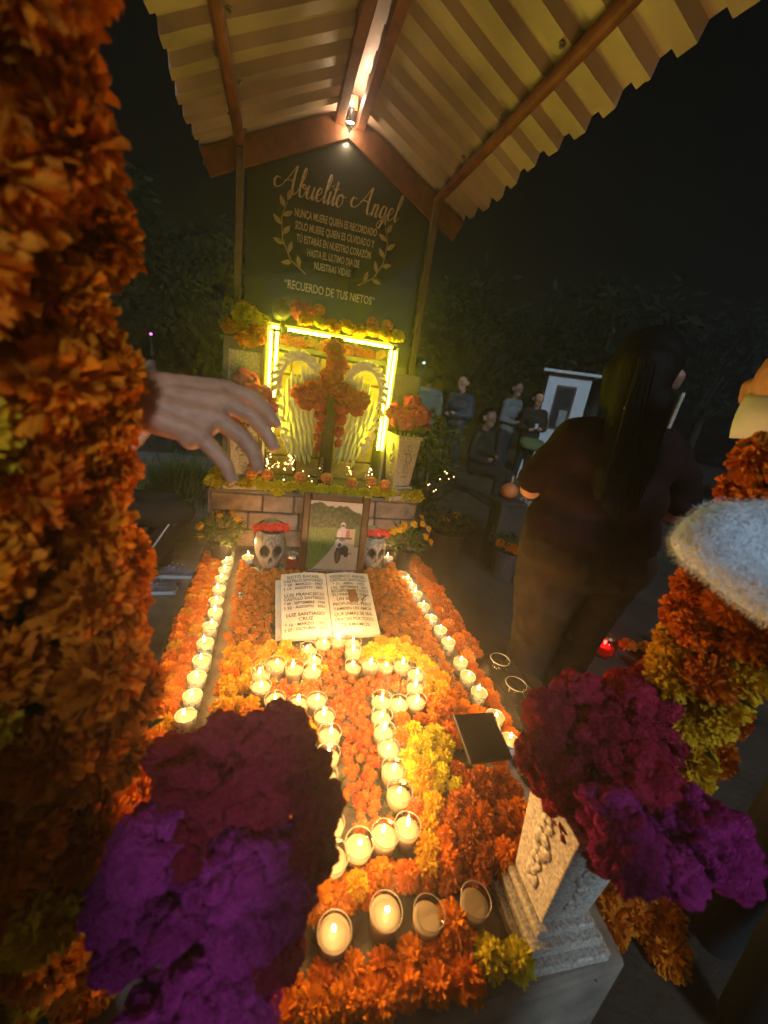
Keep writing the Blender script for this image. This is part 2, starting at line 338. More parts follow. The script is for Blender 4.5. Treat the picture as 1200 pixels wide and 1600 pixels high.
# headstone base: core and stones
gpart(MB().box((0.27, 2.40, 0.38), (1.16, 0.46, 0.735)), 'headstone_core', M_mortar)
gpart(MB().box((0.27, 2.395, 0.757), (1.19, 0.50, 0.022)), 'ledge_slab', M_slab, 0.006)
def stones(x0, x1, z0, z1, yf, depth, rows, wmin, wmax, axis='x'):
    z = z0
    for k in range(rows):
        h = (z1 - z0) / rows; x = x0
        while x < x1 - 1e-3:
            w = U(wmin, wmax)
            if x1 - x - w < wmin: w = x1 - x
            bm = bmesh.new(); bmesh.ops.create_cube(bm, size=1)
            for v in bm.verts: v.co = Vector((v.co.x * (w - 0.008), v.co.y * depth, v.co.z * (h - 0.008)))
            bmesh.ops.bevel(bm, geom=bm.edges[:], offset=0.006, segments=1, affect='EDGES')
            bmesh.ops.subdivide_edges(bm, edges=[e for e in bm.edges if e.calc_length() > 0.04], cuts=2, use_grid_fill=True)
            for v in bm.verts:
                nn = noise.noise_vector(Vector((v.co.x + x, v.co.y, v.co.z + z)) * 16); v.co += nn * 0.004
            me = bpy.data.meshes.new('stone'); bm.to_mesh(me); bm.free(); me.materials.append(M_stone)
            pr = U(-0.006, 0.006)
            c = (x + w / 2, yf + pr, z + h / 2) if axis == 'x' else (yf + pr, x + w / 2, z + h / 2)
            o = link('stone', me, grave, Vector(c) - G0, (0, 0, 0 if axis == 'x' else math.pi / 2)); x += w
        z += h
stones(-0.315, 0.855, 0.425, 0.745, 2.163, 0.03, 3, 0.15, 0.28)
stones(2.18, 2.62, 0.06, 0.745, -0.317, 0.03, 5, 0.14, 0.24, 'y')
stones(2.18, 2.62, 0.06, 0.745, 0.857, 0.03, 5, 0.14, 0.24, 'y')
# niche back wall and pillars
gpart(MB().box((0.27, 2.565, 1.14), (1.02, 0.06, 0.76)), 'back_wall', M_mortar)
stones(-0.055, 0.625, 0.77, 1.505, 2.525, 0.03, 6, 0.11, 0.21)
gpart(MB().box((-0.175, 2.45, 1.15), (0.215, 0.26, 0.775)), 'pillar', M_conc, 0.008)
gpart(MB().box((0.72, 2.45, 1.12), (0.19, 0.26, 0.72)), 'pillar', M_conc, 0.008)
for x in (-0.175,):
    gpart(MB().box((x, 2.314, 1.14), (0.16, 0.012, 0.66)), 'pillar_panel', M_granite, 0.003)
gpart(MB().box((0.27, 2.55, 1.525), (0.72, 0.14, 0.03)), 'coping', M_slab, 0.006)

# ------------------------------------------------------------------ memorial board
bd = empty('memorial_board', (0.29, 2.62, 1.2), 0, 'black pointed memorial board with gold lettering and laurel branches under the gable', 'memorial board')
B0 = Vector((0.29, 2.62, 1.2))
def bpart(me, name, M): o = link(name, me, bd); o.matrix_parent_inverse = Matrix(); o.matrix_basis = Matrix.Translation(-B0) @ M; return o
bpart(MB().prism([(-0.21, 1.2), (0.80, 1.2), (0.80, 2.44), (0.29, 2.66), (-0.21, 2.44)], 2.612, 2.632).mesh('panel', M_board), 'panel', Matrix())
RX = Matrix.Rotation(math.pi / 2, 4, 'X')
YB = 2.609
lines = [("NUNCA MUERE QUIEN ES RECORDADO", 2.203, 0.462), ("SOLO MUERE QUIEN ES OLVIDADO Y", 2.145, 0.450), ("TÚ ESTARÁS EN NUESTRO CORAZÓN", 2.086, 0.425), ("HASTA EL ULTIMO DIA DE", 2.028, 0.300), ("NUESTRAS VIDAS.", 1.971, 0.215), ("“RECUERDO DE TUS NIETOS”", 1.848, 0.53)]
for i, (s, z, w) in enumerate(lines):
    me = text_mesh(s, 0.052 if i < 5 else 0.062, M_gold, 1.0, 0.0008, 0.0009); xs = [v.co.x for v in me.vertices]
    me.transform(Matrix.Diagonal((w / (max(xs) - min(xs)), 1, 1, 1))); bpart(me, 'lettering', Matrix.Translation((0.27, YB, z)) @ RX)
# script title drawn with a broad nib
GL = {'A': (1.55, [[(-.45, .95), (-.85, 1.0), (-1.0, .6), (-.7, .3), (-.2, .5), (.35, 1.2), (.8, 1.95), (.95, 2.1)], [(.95, 2.1), (.9, 1.3), (.95, .5), (1.1, .05), (1.35, .1), (1.6, .4)], [(-.05, .85), (.45, 1.0), (1.05, .9)]]),
      'b': (.95, [[(0, .4), (.3, 1.1), (.45, 1.85), (.32, 2.1), (.2, 1.7), (.18, .5), (.38, 0), (.7, .15), (.8, .65), (.55, .95), (.4, .75), (.7, .65), (1.0, .75)]]),
      'u': (1.0, [[(0, .75), (.08, .95), (.05, .3), (.22, 0), (.5, .2), (.68, .95)], [(.68, .95), (.64, .3), (.8, 0), (1.02, .35)]]),
      'e': (.78, [[(0, .35), (.4, .55), (.52, .82), (.32, 1.0), (.1, .7), (.12, .25), (.36, 0), (.62, .15), (.8, .4)]]),
      'l': (.56, [[(0, .4), (.34, 1.1), (.46, 1.9), (.32, 2.15), (.2, 1.7), (.18, .35), (.33, 0), (.58, .35)]]),
      'i': (.45, [[(0, .4), (.12, .95), (.1, .25), (.22, 0), (.46, .35)], [(.18, 1.42), (.22, 1.36)]]),
      't': (.5, [[(0, .4), (.18, 1.2), (.22, 1.8), (.17, .35), (.3, 0), (.52, .35)], [(-.12, 1.2), (.2, 1.22), (.5, 1.3)]]),
      'o': (.92, [[(.42, .98), (.1, .75), (.1, .2), (.4, 0), (.68, .35), (.58, .85), (.42, .98), (.6, .8), (.95, .85)]]),
      'n': (.92, [[(0, .7), (.1, .95), (.08, 0)], [(.08, .45), (.34, .95), (.52, .8), (.5, .2), (.65, 0), (.94, .4)]]),
      'g': (.92, [[(.6, .85), (.28, .98), (.06, .5), (.22, .04), (.5, .3), (.62, .95)], [(.62, .95), (.56, -.1), (.36, -.75), (.05, -.65), (.15, -.3), (.6, .05), (.95, .4)]]), ' ': (1.7, [])}
def script_mesh(s, m, k, slant=.28, nib=(.105, .075)):
    b = MB(); x0 = 0.0
    for ch in s:
        adv, st = GL[ch]
        for pl in st:
            P = [Vector(p) for p in pl]; Q = [P[0] * 2 - P[1]] + P + [P[-1] * 2 - P[-2]]; pts = []
            for i in range(1, len(Q) - 2):
                for t in np.linspace(0, 1, 7)[:-1] if i < len(Q) - 3 else np.linspace(0, 1, 7):
                    a, c, d, e = Q[i - 1:i + 3]; pts.append(0.5 * ((2 * c) + (d - a) * t + (2 * a - 5 * c + 4 * d - e) * t * t + (3 * c - a - 3 * d + e) * t ** 3))
            n = len(pts); V = []
            for i, p in enumerate(pts):
                t = (pts[min(i + 1, n - 1)] - pts[max(i - 1, 0)]).normalized(); nr = Vector((-t.y, t.x)); wd = 0.030 + 0.075 * max(0.0, -t.y) + .012 * abs(t.y)
                for sgn in (1, -1):
                    q = p + nr * wd * sgn; V.append(((x0 + q.x + slant * q.y) * k, q.y * k, 0))
            b.add(V, [(2 * i, 2 * i + 1, 2 * i + 3, 2 * i + 2) for i in range(n - 1)])
        x0 += adv
    return b.mesh('lettering', m)
me = script_mesh('Abuelito Angel', M_gold, 0.063); xs = [v.co.x for v in me.vertices]; me.transform(Matrix.Translation((-min(xs), 0, 0))); me.transform(Matrix.Diagonal((0.715 / (max(xs) - min(xs)), 1, 1, 1)))
bpart(me, 'lettering', Matrix.Translation((-0.08, YB, 2.295)) @ RX)
def laurel(sign):
    ctrl = [(-.275, .10), (-.30, .02), (-.29, -.08), (-.24, -.17), (-.15, -.225)]
    st = [Vector((.272 + sign * -x * -1 * 1.0 if sign < 0 else .272 - x * 1.0, YB, 2.16 + z)) for x, z in ctrl]
    if sign < 0: st = [Vector((.272 + x, YB, 2.16 + z)) for x, z in ctrl]
    b = MB().tube(st, [.002, .003, .0035, .004, .004], 5); bpart(b.mesh('laurel_stem', M_goldd), 'laurel_stem', Matrix())
    for i in range(9):
        t = i / 8 * 3.6; k = int(t); p = st[k].lerp(st[k + 1], t - k); d = (st[k] - st[k + 1]).normalized(); sd = 1 if i % 2 else -1
        a = Matrix.Rotation(sd * .75 * sign, 3, 'Y') @ d if i else d
        L = .062; nrm = Vector((a.z, 0, -a.x)); V = []; prof = [0, .55, 1, .9, .5, 0]
        for j, w in enumerate(prof): q = p + a * (L * j / 5 + .004); V += [q + nrm * w * .013 + Vector((0, -.001, 0)), q - nrm * w * .013 + Vector((0, -.001, 0))]
        bpart(MB().add(V, [(2 * j, 2 * j + 1, 2 * j + 3, 2 * j + 2) for j in range(5)]).mesh('laurel_leaf', M_goldd), 'laurel_leaf', Matrix())
laurel(-1); laurel(1)

# ------------------------------------------------------------------ metal canopy
cn = empty('metal_canopy', (0.29, 2.6, 0), 0, 'gabled canopy of corrugated metal sheets on thin brown steel posts', 'canopy'); K0 = Vector((0.29, 2.6, 0))
def cpart(b, name, m, bevel=0, parent=None): return b.build(name, m, parent or cn, -K0 if not parent else (0, 0, 0), bevel=bevel)
SL = 0.485; RZ = 2.73
def rz(x): return RZ - SL * abs(x - 0.29)
YF = -1.0; YBK = 2.78  # front end runs on out of view, lengthened to shade the left flower column
def roof_sheet(side, y0, y1, dz):
    per = 0.145; prof = []
    k0 = math.floor(y0 / per) - 1; y = k0 * per
    while y < y1 + per:
        for dy, h in ((0, 0), (0.058, 0), (0.074, .038), (0.129, .038)): prof.append((y + dy, h))
        y += per
    def hh(q):
        for (a, ha), (b, hb) in zip(prof, prof[1:]):
            if a <= q <= b: return ha + (hb - ha) * (q - a) / max(b - a, 1e-6)
        return 0
    pr = [(y0, hh(y0))] + [p for p in prof if y0 < p[0] < y1] + [(y1, hh(y1))]
    V = []; F = []; nsl = 6
    for y, h in pr:
        for i in range(nsl + 1):
            d = 0.045 + (0.735 - 0.045) * i / nsl + (0.008 * math.sin(y * 9) if i == nsl else 0); V.append((0.29 + side * d, y, RZ - SL * d + h + dz + .003 * math.sin(y * 5 + i)))
    for j in range(len(pr) - 1):
        for i in range(nsl): a = j * (nsl + 1) + i; F.append((a, a + 1, a + nsl + 2, a + nsl + 1))
    me = nmesh('roof_sheet', V, F, M_zinc, smooth=False); o = link('roof_sheet', me, cn, -K0)
    s = o.modifiers.new('thick', 'SOLIDIFY'); s.thickness = 0.002; s.offset = 1
for side in (1, -1):
    ys = [YF, -.1, .62, 1.32, 2.02, YBK]
    for i in range(5): roof_sheet(side, ys[i] - (0.05 if i else 0), ys[i + 1], 0.004 + 0.006 * (i % 2))
for side in (1, -1):
    x = 0.29 + side * 0.535
    cpart(MB().tube([(x, YF + .03, rz(x) - .028), (x, YBK - .1, rz(x) - .028)], 0.024, 12), 'purlin', M_rust)
    cpart(MB().bar((0.29 + side * .055, YF + .02, rz(.345) - .03), (0.29 + side * .055, YBK - .14, rz(.345) - .03), 0.045, 0.06), 'ridge_beam', M_rust, 0.003)
    xe = 0.29 + side * .70
    cpart(MB().bar((0.29 + side * .02, 2.60, rz(.31) - .066), (xe, 2.60, rz(xe) - .066), 0.025, 0.115), 'rafter', M_rust, 0.003)
    xf = 0.29 + side * .53
    cpart(MB().bar((xf, 2.565, 0.0), (xf, 2.565, rz(xf) - .06), 0.036, 0.036, (0, 1, 0)), 'post', M_post, 0.003)
    cpart(MB().bar((xf + side * .03 if side > 0 else -.305, 0.43 if side > 0 else .502, 0.43), (xf + side * .03 if side > 0 else -.305, 0.43 if side > 0 else .502, rz(xf) - .06), 0.036, 0.036, (0, 1, 0)), 'post', M_post, 0.003)
V = []; F = []
for k, y in enumerate(np.linspace(YF, YBK, 12)):
    for d, z in ((-.13, -.02), (-.06, .045), (0, .068), (.06, .045), (.13, -.02)): V.append((.29 + d, y, RZ + z + .018))
for k in range(11):
    for i in range(4): a = k * 5 + i; F.append((a, a + 1, a + 6, a + 5))
o = link('ridge_cap', nmesh('ridge_cap', V, F, M_zinc, smooth=False), cn, -K0); s_ = o.modifiers.new('t', 'SOLIDIFY'); s_.thickness = .002
for k in range(6):   # filler blocks under the ridge cap, seen between the ridge beams
    cpart(MB().box((.29 + .068, 2.40 - k * .145, RZ + .012), (.05, .06, .04)), 'filler_block', M_zinc)
cpart(MB().box((.29, 2.592, RZ + .02), (.062, .012, .06)), 'ridge_end_board', mat('raw_wood', (.42, .22, .10), .7, .25, 20, stretch=(1, 1, 8)))

# spotlight at the gable
sp = empty('spotlight', (.287, 2.553, 2.652), 0, 'small lit spotlight hanging from the ridge in front of the black board', 'lamp')
tilt = math.radians(6)
hous = MB().lathe([(0, .055), (.014, .055), (.020, .035), (.027, .0), (.0275, -.006), (.0245, -.006), (.0225, .004)], 20).build('housing', M_black, sp, rot=(tilt, 0, 0), smooth=True)
MB().lathe([(0, -.001), (.0225, 0)], 20).build('lens', emis('lamp_lens', (1.0, .78, .5), 60), sp, rot=(tilt, 0, 0))
MB().tube([(0, 0, .055), (.006, .02, .09), (-.01, .05, .11), (.0, .08, .115)], .003, 6).build('cable', M_wire, sp)
lamp('spot_light', (0, -.012, -.03), 1.3, (1.0, .72, .42), sp, .02)
MB().lathe([(0, .062), (.008, .066), (.010, .075), (.006, .086), (0, .09)], 12).build('rear_bulb', emis('rear_bulb', (1.0, .72, .45), 25), sp, smooth=True)
lamp('spot_spill', (0, -.05, .075), 2.2, (1.0, .60, .40), sp, .01)

# wiring under the ridge and bolts through the purlins
cpart(MB().tube([(.262, 2.54, 2.70), (.258, 2.3, 2.675), (.264, 1.9, 2.68), (.257, 1.4, 2.67), (.262, .6, 2.675), (.26, -.6, 2.68)], .004, 6), 'cable', M_wire)
for side in (1, -1):
    for k in range(11):
        x = .29 + side * (.535 + (.03 if k % 2 else -.03)); y = .75 + k * .18
        cpart(MB().lathe([(0, -.010), (.006, -.010), (.007, -.004), (.012, -.003), (.012, 0)], 8, (x, y, rz(x) + .003)), 'bolt', M_alu_ := mat('bolt_steel', (.35, .33, .3), .4, .2, metal=.8))
# ------------------------------------------------------------------ bloom meshes (shared)
FM = {}
for nm, pm in (('or', P_or), ('yel', P_yel), ('dark', P_dark), ('lem', P_lem)):
    FM[nm] = [flower('marigold_' + nm, pm, 210, 4, 3, seed=k + 3, width=.25, frill=.07, loose=.08) for k in range(3)]
FB = {nm: [flower('big_marigold_' + nm, pm, 430, 5, 3, seed=k + 20, width=.22, frill=.07, thmax=128, flat=.92, loose=.08) for k in range(4)] for nm, pm in (('or', P_col), ('yel', P_cly))}
FBUT = [flower('button_flower', P_but, 50, 3, 3, seed=k + 40, width=.36, frill=.04, flat=.8, thmax=105) for k in range(3)]
FRED = [flower('globe_flower', P_red, 60, 3, 3, seed=k + 50, width=.30, frill=.04, flat=.98, thmax=120) for k in range(3)]
FPOT = [flower('pot_flower', P_pot, 30, 3, 3, seed=k + 60, width=.45, frill=.07, flat=.6, thmax=100) for k in range(2)]
def bloom(name, meshes, loc, r, tilt=.35, parent=None, label=None, cat=None, group=None, up=None):
    if up is not None: q = Vector(up).to_track_quat('Z', 'Y') @ Quaternion((0, 0, 1), U(0, 6.28)); rot = q.to_euler()
    else: rot = (U(-tilt, tilt), U(-tilt, tilt), U(0, 6.28))
    o = link(name, random.choice(meshes), parent, loc, rot, r); return tag(o, label, cat, group) if label else o
def leaf_cloud(name, m, pts, size, parent=None, smin=.6, bend=.25, aspect=.32):
    """many small pointed leaves, one mesh"""
    V = []; F = []; R_ = []
    for p, d in pts:
        d = Vector(d).normalized(); x = d.cross(Vector((U(-1, 1), U(-1, 1), U(-1, 1)))).normalized(); n = x.cross(d); L = size * U(smin, 1.3); w = L * aspect; b = len(V); p = Vector(p); rv = random.random()
        V += [p, p + d * L * .45 + x * w * .5 - n * L * bend * .2, p + d * L * .45 - x * w * .5 - n * L * bend * .2, p + d * L - n * L * bend]; R_ += [rv] * 4
        F += [(b, b + 1, b + 2), (b + 1, b + 3, b + 2)]
    return link(name, nmesh(name, V, F, m, rnd=R_), parent)

# ------------------------------------------------------------------ light case: LED strips, panes
ca = empty('glass_case', (.285, 2.33, .77), 0, 'clear case edged with glowing yellow light tubes in front of the stone niche', 'display case'); CA0 = Vector((.285, 2.33, .77))
M_led = emis('led_tube', (1.0, .90, .035), LED_K * 1.0)
def capart(b, name, m): return b.build(name, m, ca, -CA0)
for x in (-.048, -.018): capart(MB().tube([(x, 2.285, 1.05), (x, 2.285, 1.585)], .0068, 10), 'light_tube', M_led)
for x in (.597, .622): capart(MB().tube([(x, 2.285, 1.03), (x, 2.285, 1.59)], .0068, 10), 'light_tube', M_led)
capart(MB().tube([(.035, 2.283, 1.606), (.60, 2.283, 1.606)], .0072, 10), 'light_tube', M_led)
capart(MB().tube([(-.05, 2.283, 1.606), (-.01, 2.283, 1.606)], .0072, 10), 'light_tube', M_led)
capart(MB().box((.287, 2.295, 1.19), (.69, .004, .84)), 'front_pane', M_pane)
capart(MB().box((.287, 2.40, 1.615), (.70, .21, .008)), 'top_pane', M_pane)
M_alu = mat('pale_metal', (.55, .53, .45), .35, .1, metal=.6)
for x in (-.062, .637): capart(MB().box((x, 2.298, 1.19), (.012, .02, .84)), 'frame_upright', M_alu)
capart(MB().box((.287, 2.335, 1.624), (.71, .014, .010)), 'frame_top', M_alu)

# wings
M_fea = mat('white_feather', (.78, .77, .72), .6, .08, 40)
def wing(sgn, label):
    w = empty('angel_wing', (.285 + sgn * .02, 2.40, .86), 0, label, 'wing', 'pair of white wings behind the flower cross')
    def outer(z): return .268 - .55 * max(0, z - .42) ** 1.6 * 3.2 - .10 * max(0, .42 - z) ** 1.1 * 2.6
    def inner(z): return .045 + .28 * max(0, .30 - z)
    def feather(b, p, d, L, W, lift):
        nx = Vector((d.z, 0, -d.x)); V = []
        for j, wd in enumerate((.35, .9, 1, .85, .15)): q = p + d * L * j / 4 + Vector((0, -lift * math.sin(j / 4 * 3.1), 0)); V += [q + nx * W * wd, q + Vector((0, -.006, 0)), q - nx * W * wd]
        F = []
        for j in range(4): F += [(3 * j, 3 * j + 1, 3 * j + 4, 3 * j + 3), (3 * j + 1, 3 * j + 2, 3 * j + 5, 3 * j + 4)]
        b.add([(sgn * v.x, v.y, v.z) for v in V], F)
    z = .16; k = 0
    while z < .60:
        b = MB(); x0, x1 = inner(z), outer(z); n = max(3, int((x1 - x0) / .024))
        for i in range(n):
            x = x0 + (x1 - x0) * (i + .5 * (k % 2)) / n; d = Vector((-.25 + .15 * i / n + U(-.06, .06), 0, -1)).normalized(); feather(b, Vector((x, -.012 * k + U(-.002, .002), z + U(-.008, .008))), d, .14 - .05 * z + U(-.01, .01), .0125, .008)
        b.build('feather_row', M_fea, w, smooth=True); z += .042; k += 1
    b = MB()
    for i in range(34):      # plaited leading edge over the shoulder
        t = i / 33; a = math.radians(150 - 210 * t); p = Vector((.155 + .115 * math.cos(a), -.14, .46 + (.165 if a > 0 else .33) * math.sin(a))); tg = Vector((math.sin(a), 0, -math.cos(a))).normalized(); nn = Vector((-tg.z, 0, tg.x)) * (1 if i % 2 else -1)
        feather(b, p, (tg + nn * .6).normalized(), .052, .012, .008)
    b.build('leading_edge', M_fea, w, smooth=True)
wing(-1, 'white feathered wing left of the flower cross in the lit niche'); wing(1, 'white feathered wing right of the flower cross in the lit niche')

# cockscomb shapes
CE = {k: [celosia('cockscomb_' + k, m, 5 if k in ('or', 'pink', 'red') else 6, seed=i * 3.3 + h) for i in range(2 if k != 'pur' else 3)] for h, (k, m) in enumerate((('or', C_or), ('pink', C_pink), ('red', C_red), ('mar', C_mar), ('pur', C_pur)))}
# cross of flowers
fc = empty('flower_cross', (.29, 2.27, .77), 0, 'dark wooden cross covered with orange cockscomb blooms inside the light frame', 'cross')
MB().box((0, .012, .42), (.075, .03, .84)).build('upright', M_wood, fc, bevel=.003)
MB().box((0, .012, .53), (.30, .028, .07)).build('crossbar', M_wood, fc, bevel=.003)
for x, z, r in [(-.012, .775, .068), (.012, .70, .072), (-.012, .635, .068), (-.06, .565, .062), (.055, .56, .062), (-.12, .545, .068), (.115, .54, .066), (-.17, .535, .058), (.17, .53, .06), (-.14, .485, .055), (.14, .48, .055), (-.065, .49, .052), (.06, .48, .052), (.0, .58, .055), (-.056, .425, .042), (.056, .415, .042), (-.056, .36, .036), (.056, .345, .036), (-.058, .30, .032), (.058, .28, .03), (-.058, .245, .028)]:
    link('flower_head', random.choice(CE['or']), fc, (x, -.022, z), (U(0, 6), U(0, 6), U(0, 6)), r)
me = text_mesh('DESCANSA', .034, M_gold, .8, .0006); o = link('lettering', me, fc, (-.012, -.0045, .12), (math.pi / 2, -math.pi / 2, 0))
# ------------------------------------------------------------------ granite vases with cockscombs
def vase(loc, rz, s, label, w0=.10, w1=.135, h=.33):
    v = empty('stone_vase', loc, rz, label, 'vase'); v.scale = (s,) * 3
    b = MB().box((0, 0, .012), (.185, .185, .024)).box((0, 0, .036), (.155, .155, .0235)).box((0, 0, .057), (.125, .125, .0180)); b.build('plinth', M_granite, v, bevel=.003)
    prof = [(w0, .067), (w1, h), (w1 * .84, h + .0005), (w0 * .8, .14)]; V = []; F = []
    for w, z in prof: V += [(-w / 2, -w / 2, z), (w / 2, -w / 2, z), (w / 2, w / 2, z), (-w / 2, w / 2, z)]
    for j in range(3):
        for k in range(4): F.append((j * 4 + k, j * 4 + (k + 1) % 4, j * 4 + 4 + (k + 1) % 4, j * 4 + 4 + k))
    F += [(3, 2, 1, 0), (12, 13, 14, 15)]; MB().add(V, F).build('body', M_granite, v, bevel=.003)
    MB().box((0, 0, h + .0075), (w1 + .012, .010, .012), ).box((0, 0, 0), (.001, .001, .001))
    for sx, sy, L, Wd in ((0, -1, w1 + .012, .016), (0, 1, w1 + .012, .016), (-1, 0, .016, w1 - .02), (1, 0, .016, w1 - .02)):
        MB().box((sx * (w1 / 2 - .003), sy * (w1 / 2 - .003), h - .003), (L, Wd, .018)).build('rim', M_granite, v, bevel=.002)
    # carved rose and leaves on each face
    for k in range(4):
        b = MB(); lean = math.atan2((w1 - w0) / 2, h - .067)
        for zc, rr, kind in ((.215, .034, 0), (.125, .024, 1), (.165, .02, 1), (.27, .022, 1)):
            zz = (zc - .067) / (h - .067); off = (w0 + (w1 - w0) * zz) / 2
            for q in range(6):
                a = q * 1.047 + zc * 20; cx, cz = math.cos(a) * rr * .5, math.sin(a) * rr * .55; V2, F2 = ico(1)
                for i_ in range(1): b.add([(cx + x * rr * .45, -off - (lean * 0) - .001 + y * .004 - math.tan(lean) * cz, zc + cz + z * rr * .5) for x, y, z in V2], F2)
        o = b.build('carving', M_granite, v, rot=(0, 0, k * math.pi / 2), smooth=True)
    return v
def bouquet(loc, label, heads, cols, group=None, stem_to=None, leaves=6):
    """heads: (x,y,z,r,colour) relative to loc"""
    q = empty('cockscomb_bouquet', loc, 0, label, 'bouquet', group)
    for i, (x, y, z, r, c) in enumerate(heads):
        link('flower_head', CE[c][i % len(CE[c])], q, (x, y, z), (U(-.5, .5), U(-.5, .5), U(0, 6.28)), r)
        if stem_to is not None: MB().tube([(x, y, z), (x * .45, y * .45, z * .5 + stem_to * .5), (x * .15, y * .15, stem_to)], .006, 6).build('stem', M_leaf, q, smooth=True)
    for i in range(leaves):
        a = U(0, 6.28); d = Vector((math.cos(a), math.sin(a), U(-.3, .5))); leaf_cloud('leaf', M_leaf, [((d.x * .06, d.y * .06, U(-.02, .04)), d)], U(.06, .1), q, aspect=.4)
    return q
def near(pts, base, cols='pur'): return [(x - base[0], y - base[1], z - base[2], r, c) for x, y, z, r, c in pts]
VR = (.588, .388, .42); VL = (-.03, .385, .42)
vase(VR, math.radians(-3), 1.0, 'speckled granite vase with carved roses on the right front corner of the grave')
vase(VL, math.radians(8), .72, 'granite vase on the left front corner, mostly hidden under purple cockscombs')
HR = [(0.743, 0.467, 0.875, 0.094, 'mar'), (0.639, 0.516, 0.863, 0.06, 'mar'), (0.569, 0.503, 0.825, 0.065, 'mar'), (0.783, 0.42, 0.837, 0.063, 'mar'), (0.527, 0.455, 0.776, 0.059, 'mar'), (0.638, 0.441, 0.834, 0.076, 'mar'), (0.541, 0.403, 0.766, 0.061, 'mar'), (0.657, 0.366, 0.825, 0.075, 'mar'), (0.571, 0.336, 0.791, 0.064, 'pur'), (0.555, 0.277, 0.797, 0.061, 'pur'), (0.685, 0.307, 0.807, 0.066, 'pur'), (0.694, 0.263, 0.814, 0.071, 'pur'), (0.617, 0.254, 0.783, 0.051, 'pur'), (0.726, 0.238, 0.77, 0.046, 'pur'), (0.555, 0.36, 0.725, 0.046, 'mar'), (0.585, 0.335, 0.7, 0.041, 'mar')]
bouquet(VR, 'maroon and purple cockscombs overflowing the right front vase', near(HR, VR), None, stem_to=.20)
HL = [(0.024, 0.466, 0.878, 0.067, 'mar'), (-0.057, 0.501, 0.843, 0.057, 'mar'), (-0.134, 0.514, 0.812, 0.044, 'mar'), (-0.082, 0.456, 0.817, 0.074, 'mar'), (0.0, 0.417, 0.841, 0.073, 'mar'), (0.071, 0.426, 0.867, 0.041, 'mar'), (0.084, 0.391, 0.84, 0.045, 'mar'), (0.076, 0.36, 0.806, 0.046, 'mar'), (-0.131, 0.397, 0.795, 0.061, 'pur'), (-0.168, 0.386, 0.729, 0.05, 'pur'), (-0.153, 0.36, 0.667, 0.048, 'pur'), (-0.09, 0.405, 0.79, 0.049, 'mar'), (-0.003, 0.345, 0.821, 0.064, 'pur'), (0.038, 0.32, 0.785, 0.052, 'pur'), (-0.004, 0.31, 0.782, 0.058, 'pur'), (-0.082, 0.358, 0.726, 0.058, 'pur'), (0.034, 0.3, 0.722, 0.044, 'mar'), (-0.043, 0.286, 0.71, 0.06, 'pur'), (-0.099, 0.293, 0.649, 0.056, 'pur'), (0.006, 0.28, 0.672, 0.046, 'pur')]
bouquet(VL, 'dark purple and maroon cockscombs in the left foreground vase', near(HL, VL), None, stem_to=.20)
VN = (.735, 2.235, .768); vase(VN, math.radians(14), 1.12, 'pale granite vase with carvings on the ledge right of the light frame')
bouquet((VN[0], VN[1], VN[2] + .40), 'red cockscombs in the ledge vase right of the light frame', [(-.02, 0, .06, .085, 'red'), (.075, -.01, .10, .075, 'red'), (.03, .03, .16, .06, 'red'), (-.075, .02, .10, .06, 'red'), (.10, .02, .04, .06, 'red')], None, stem_to=-.2, leaves=4)
VM = (-.17, 2.235, .768); vase(VM, math.radians(5), 1.0, 'pale granite vase on the ledge left of the light frame behind the hand')
bouquet((VM[0], VM[1], VM[2] + .36), 'pink cockscombs in the ledge vase left of the light frame', [(-.04, 0, .10, .10, 'pink'), (.06, -.01, .13, .10, 'pink'), (.01, .03, .20, .08, 'pink'), (.11, .0, .09, .075, 'pink'), (-.11, .01, .13, .08, 'pink')], None, stem_to=-.2, leaves=3)

# ------------------------------------------------------------------ marigold garlands on the headstone
def garland(name, label, pts, r, meshes, leafn=0):
    g = empty(name, pts[0], 0, label, 'garland'); P0 = Vector(pts[0])
    for p in pts:
        bloom('flower_head', meshes[random.randrange(len(meshes))], Vector(p) - P0 + Vector((0, U(-.006, .006), U(-.004, .006))), r * U(.85, 1.15), .5, g)
    MB().tube([Vector(p) - P0 - Vector((0, -.01, .012)) for p in pts], .003, 5).build('string', M_wire, g)
    return g
garland('ledge_garland', 'yellow marigold garland along the front ledge above the photo frame', [(-.30 + 1.14 * i / 14, 2.150 + .015 * (i % 2), .797 - .012 * (i % 3 == 1)) for i in range(15)], .047, [FM['lem']])
garland('ledge_garland', 'second row of yellow marigolds at the left end of the ledge', [(-.29 + .08 * i, 2.22, .83 + .015 * (i % 2)) for i in range(3)], .046, [FM['lem']])
garland('case_top_garland', 'marigold garland lying on top of the lit case', [(.12 + .50 * i / 7, 2.295, 1.660 + .004 * (i % 2)) for i in range(8)], .046, [FM['lem'], FM['yel']])
garland('niche_garland', 'orange marigolds on the coping behind the glass of the case', [(-.03 + .62 * i / 9, 2.50, 1.560 + .005 * (i % 2)) for i in range(10)], .042, [FM['or'], FM['yel']])
g = empty('marigold_bunch', (-.165, 2.40, 1.54), 0, 'bunch of yellow and orange marigolds on the left pillar', 'flowers')
for x, y, z, k in [(-.07, -.05, .03, 'or'), (-.02, -.08, .03, 'yel'), (.04, -.07, .03, 'or'), (.07, -.03, .05, 'yel'), (-.04, -.03, .085, 'lem'), (.02, -.05, .095, 'lem'), (.06, .0, .09, 'lem'), (0, .03, .12, 'yel'), (-.08, .02, .06, 'or'), (-.02, .0, .13, 'lem'), (.05, -.09, -.01, 'or'), (-.01, -.10, -.015, 'or')]:
    bloom('flower_head', FM[k], (x * 1.15, y, z), U(.045, .053), .6, g)

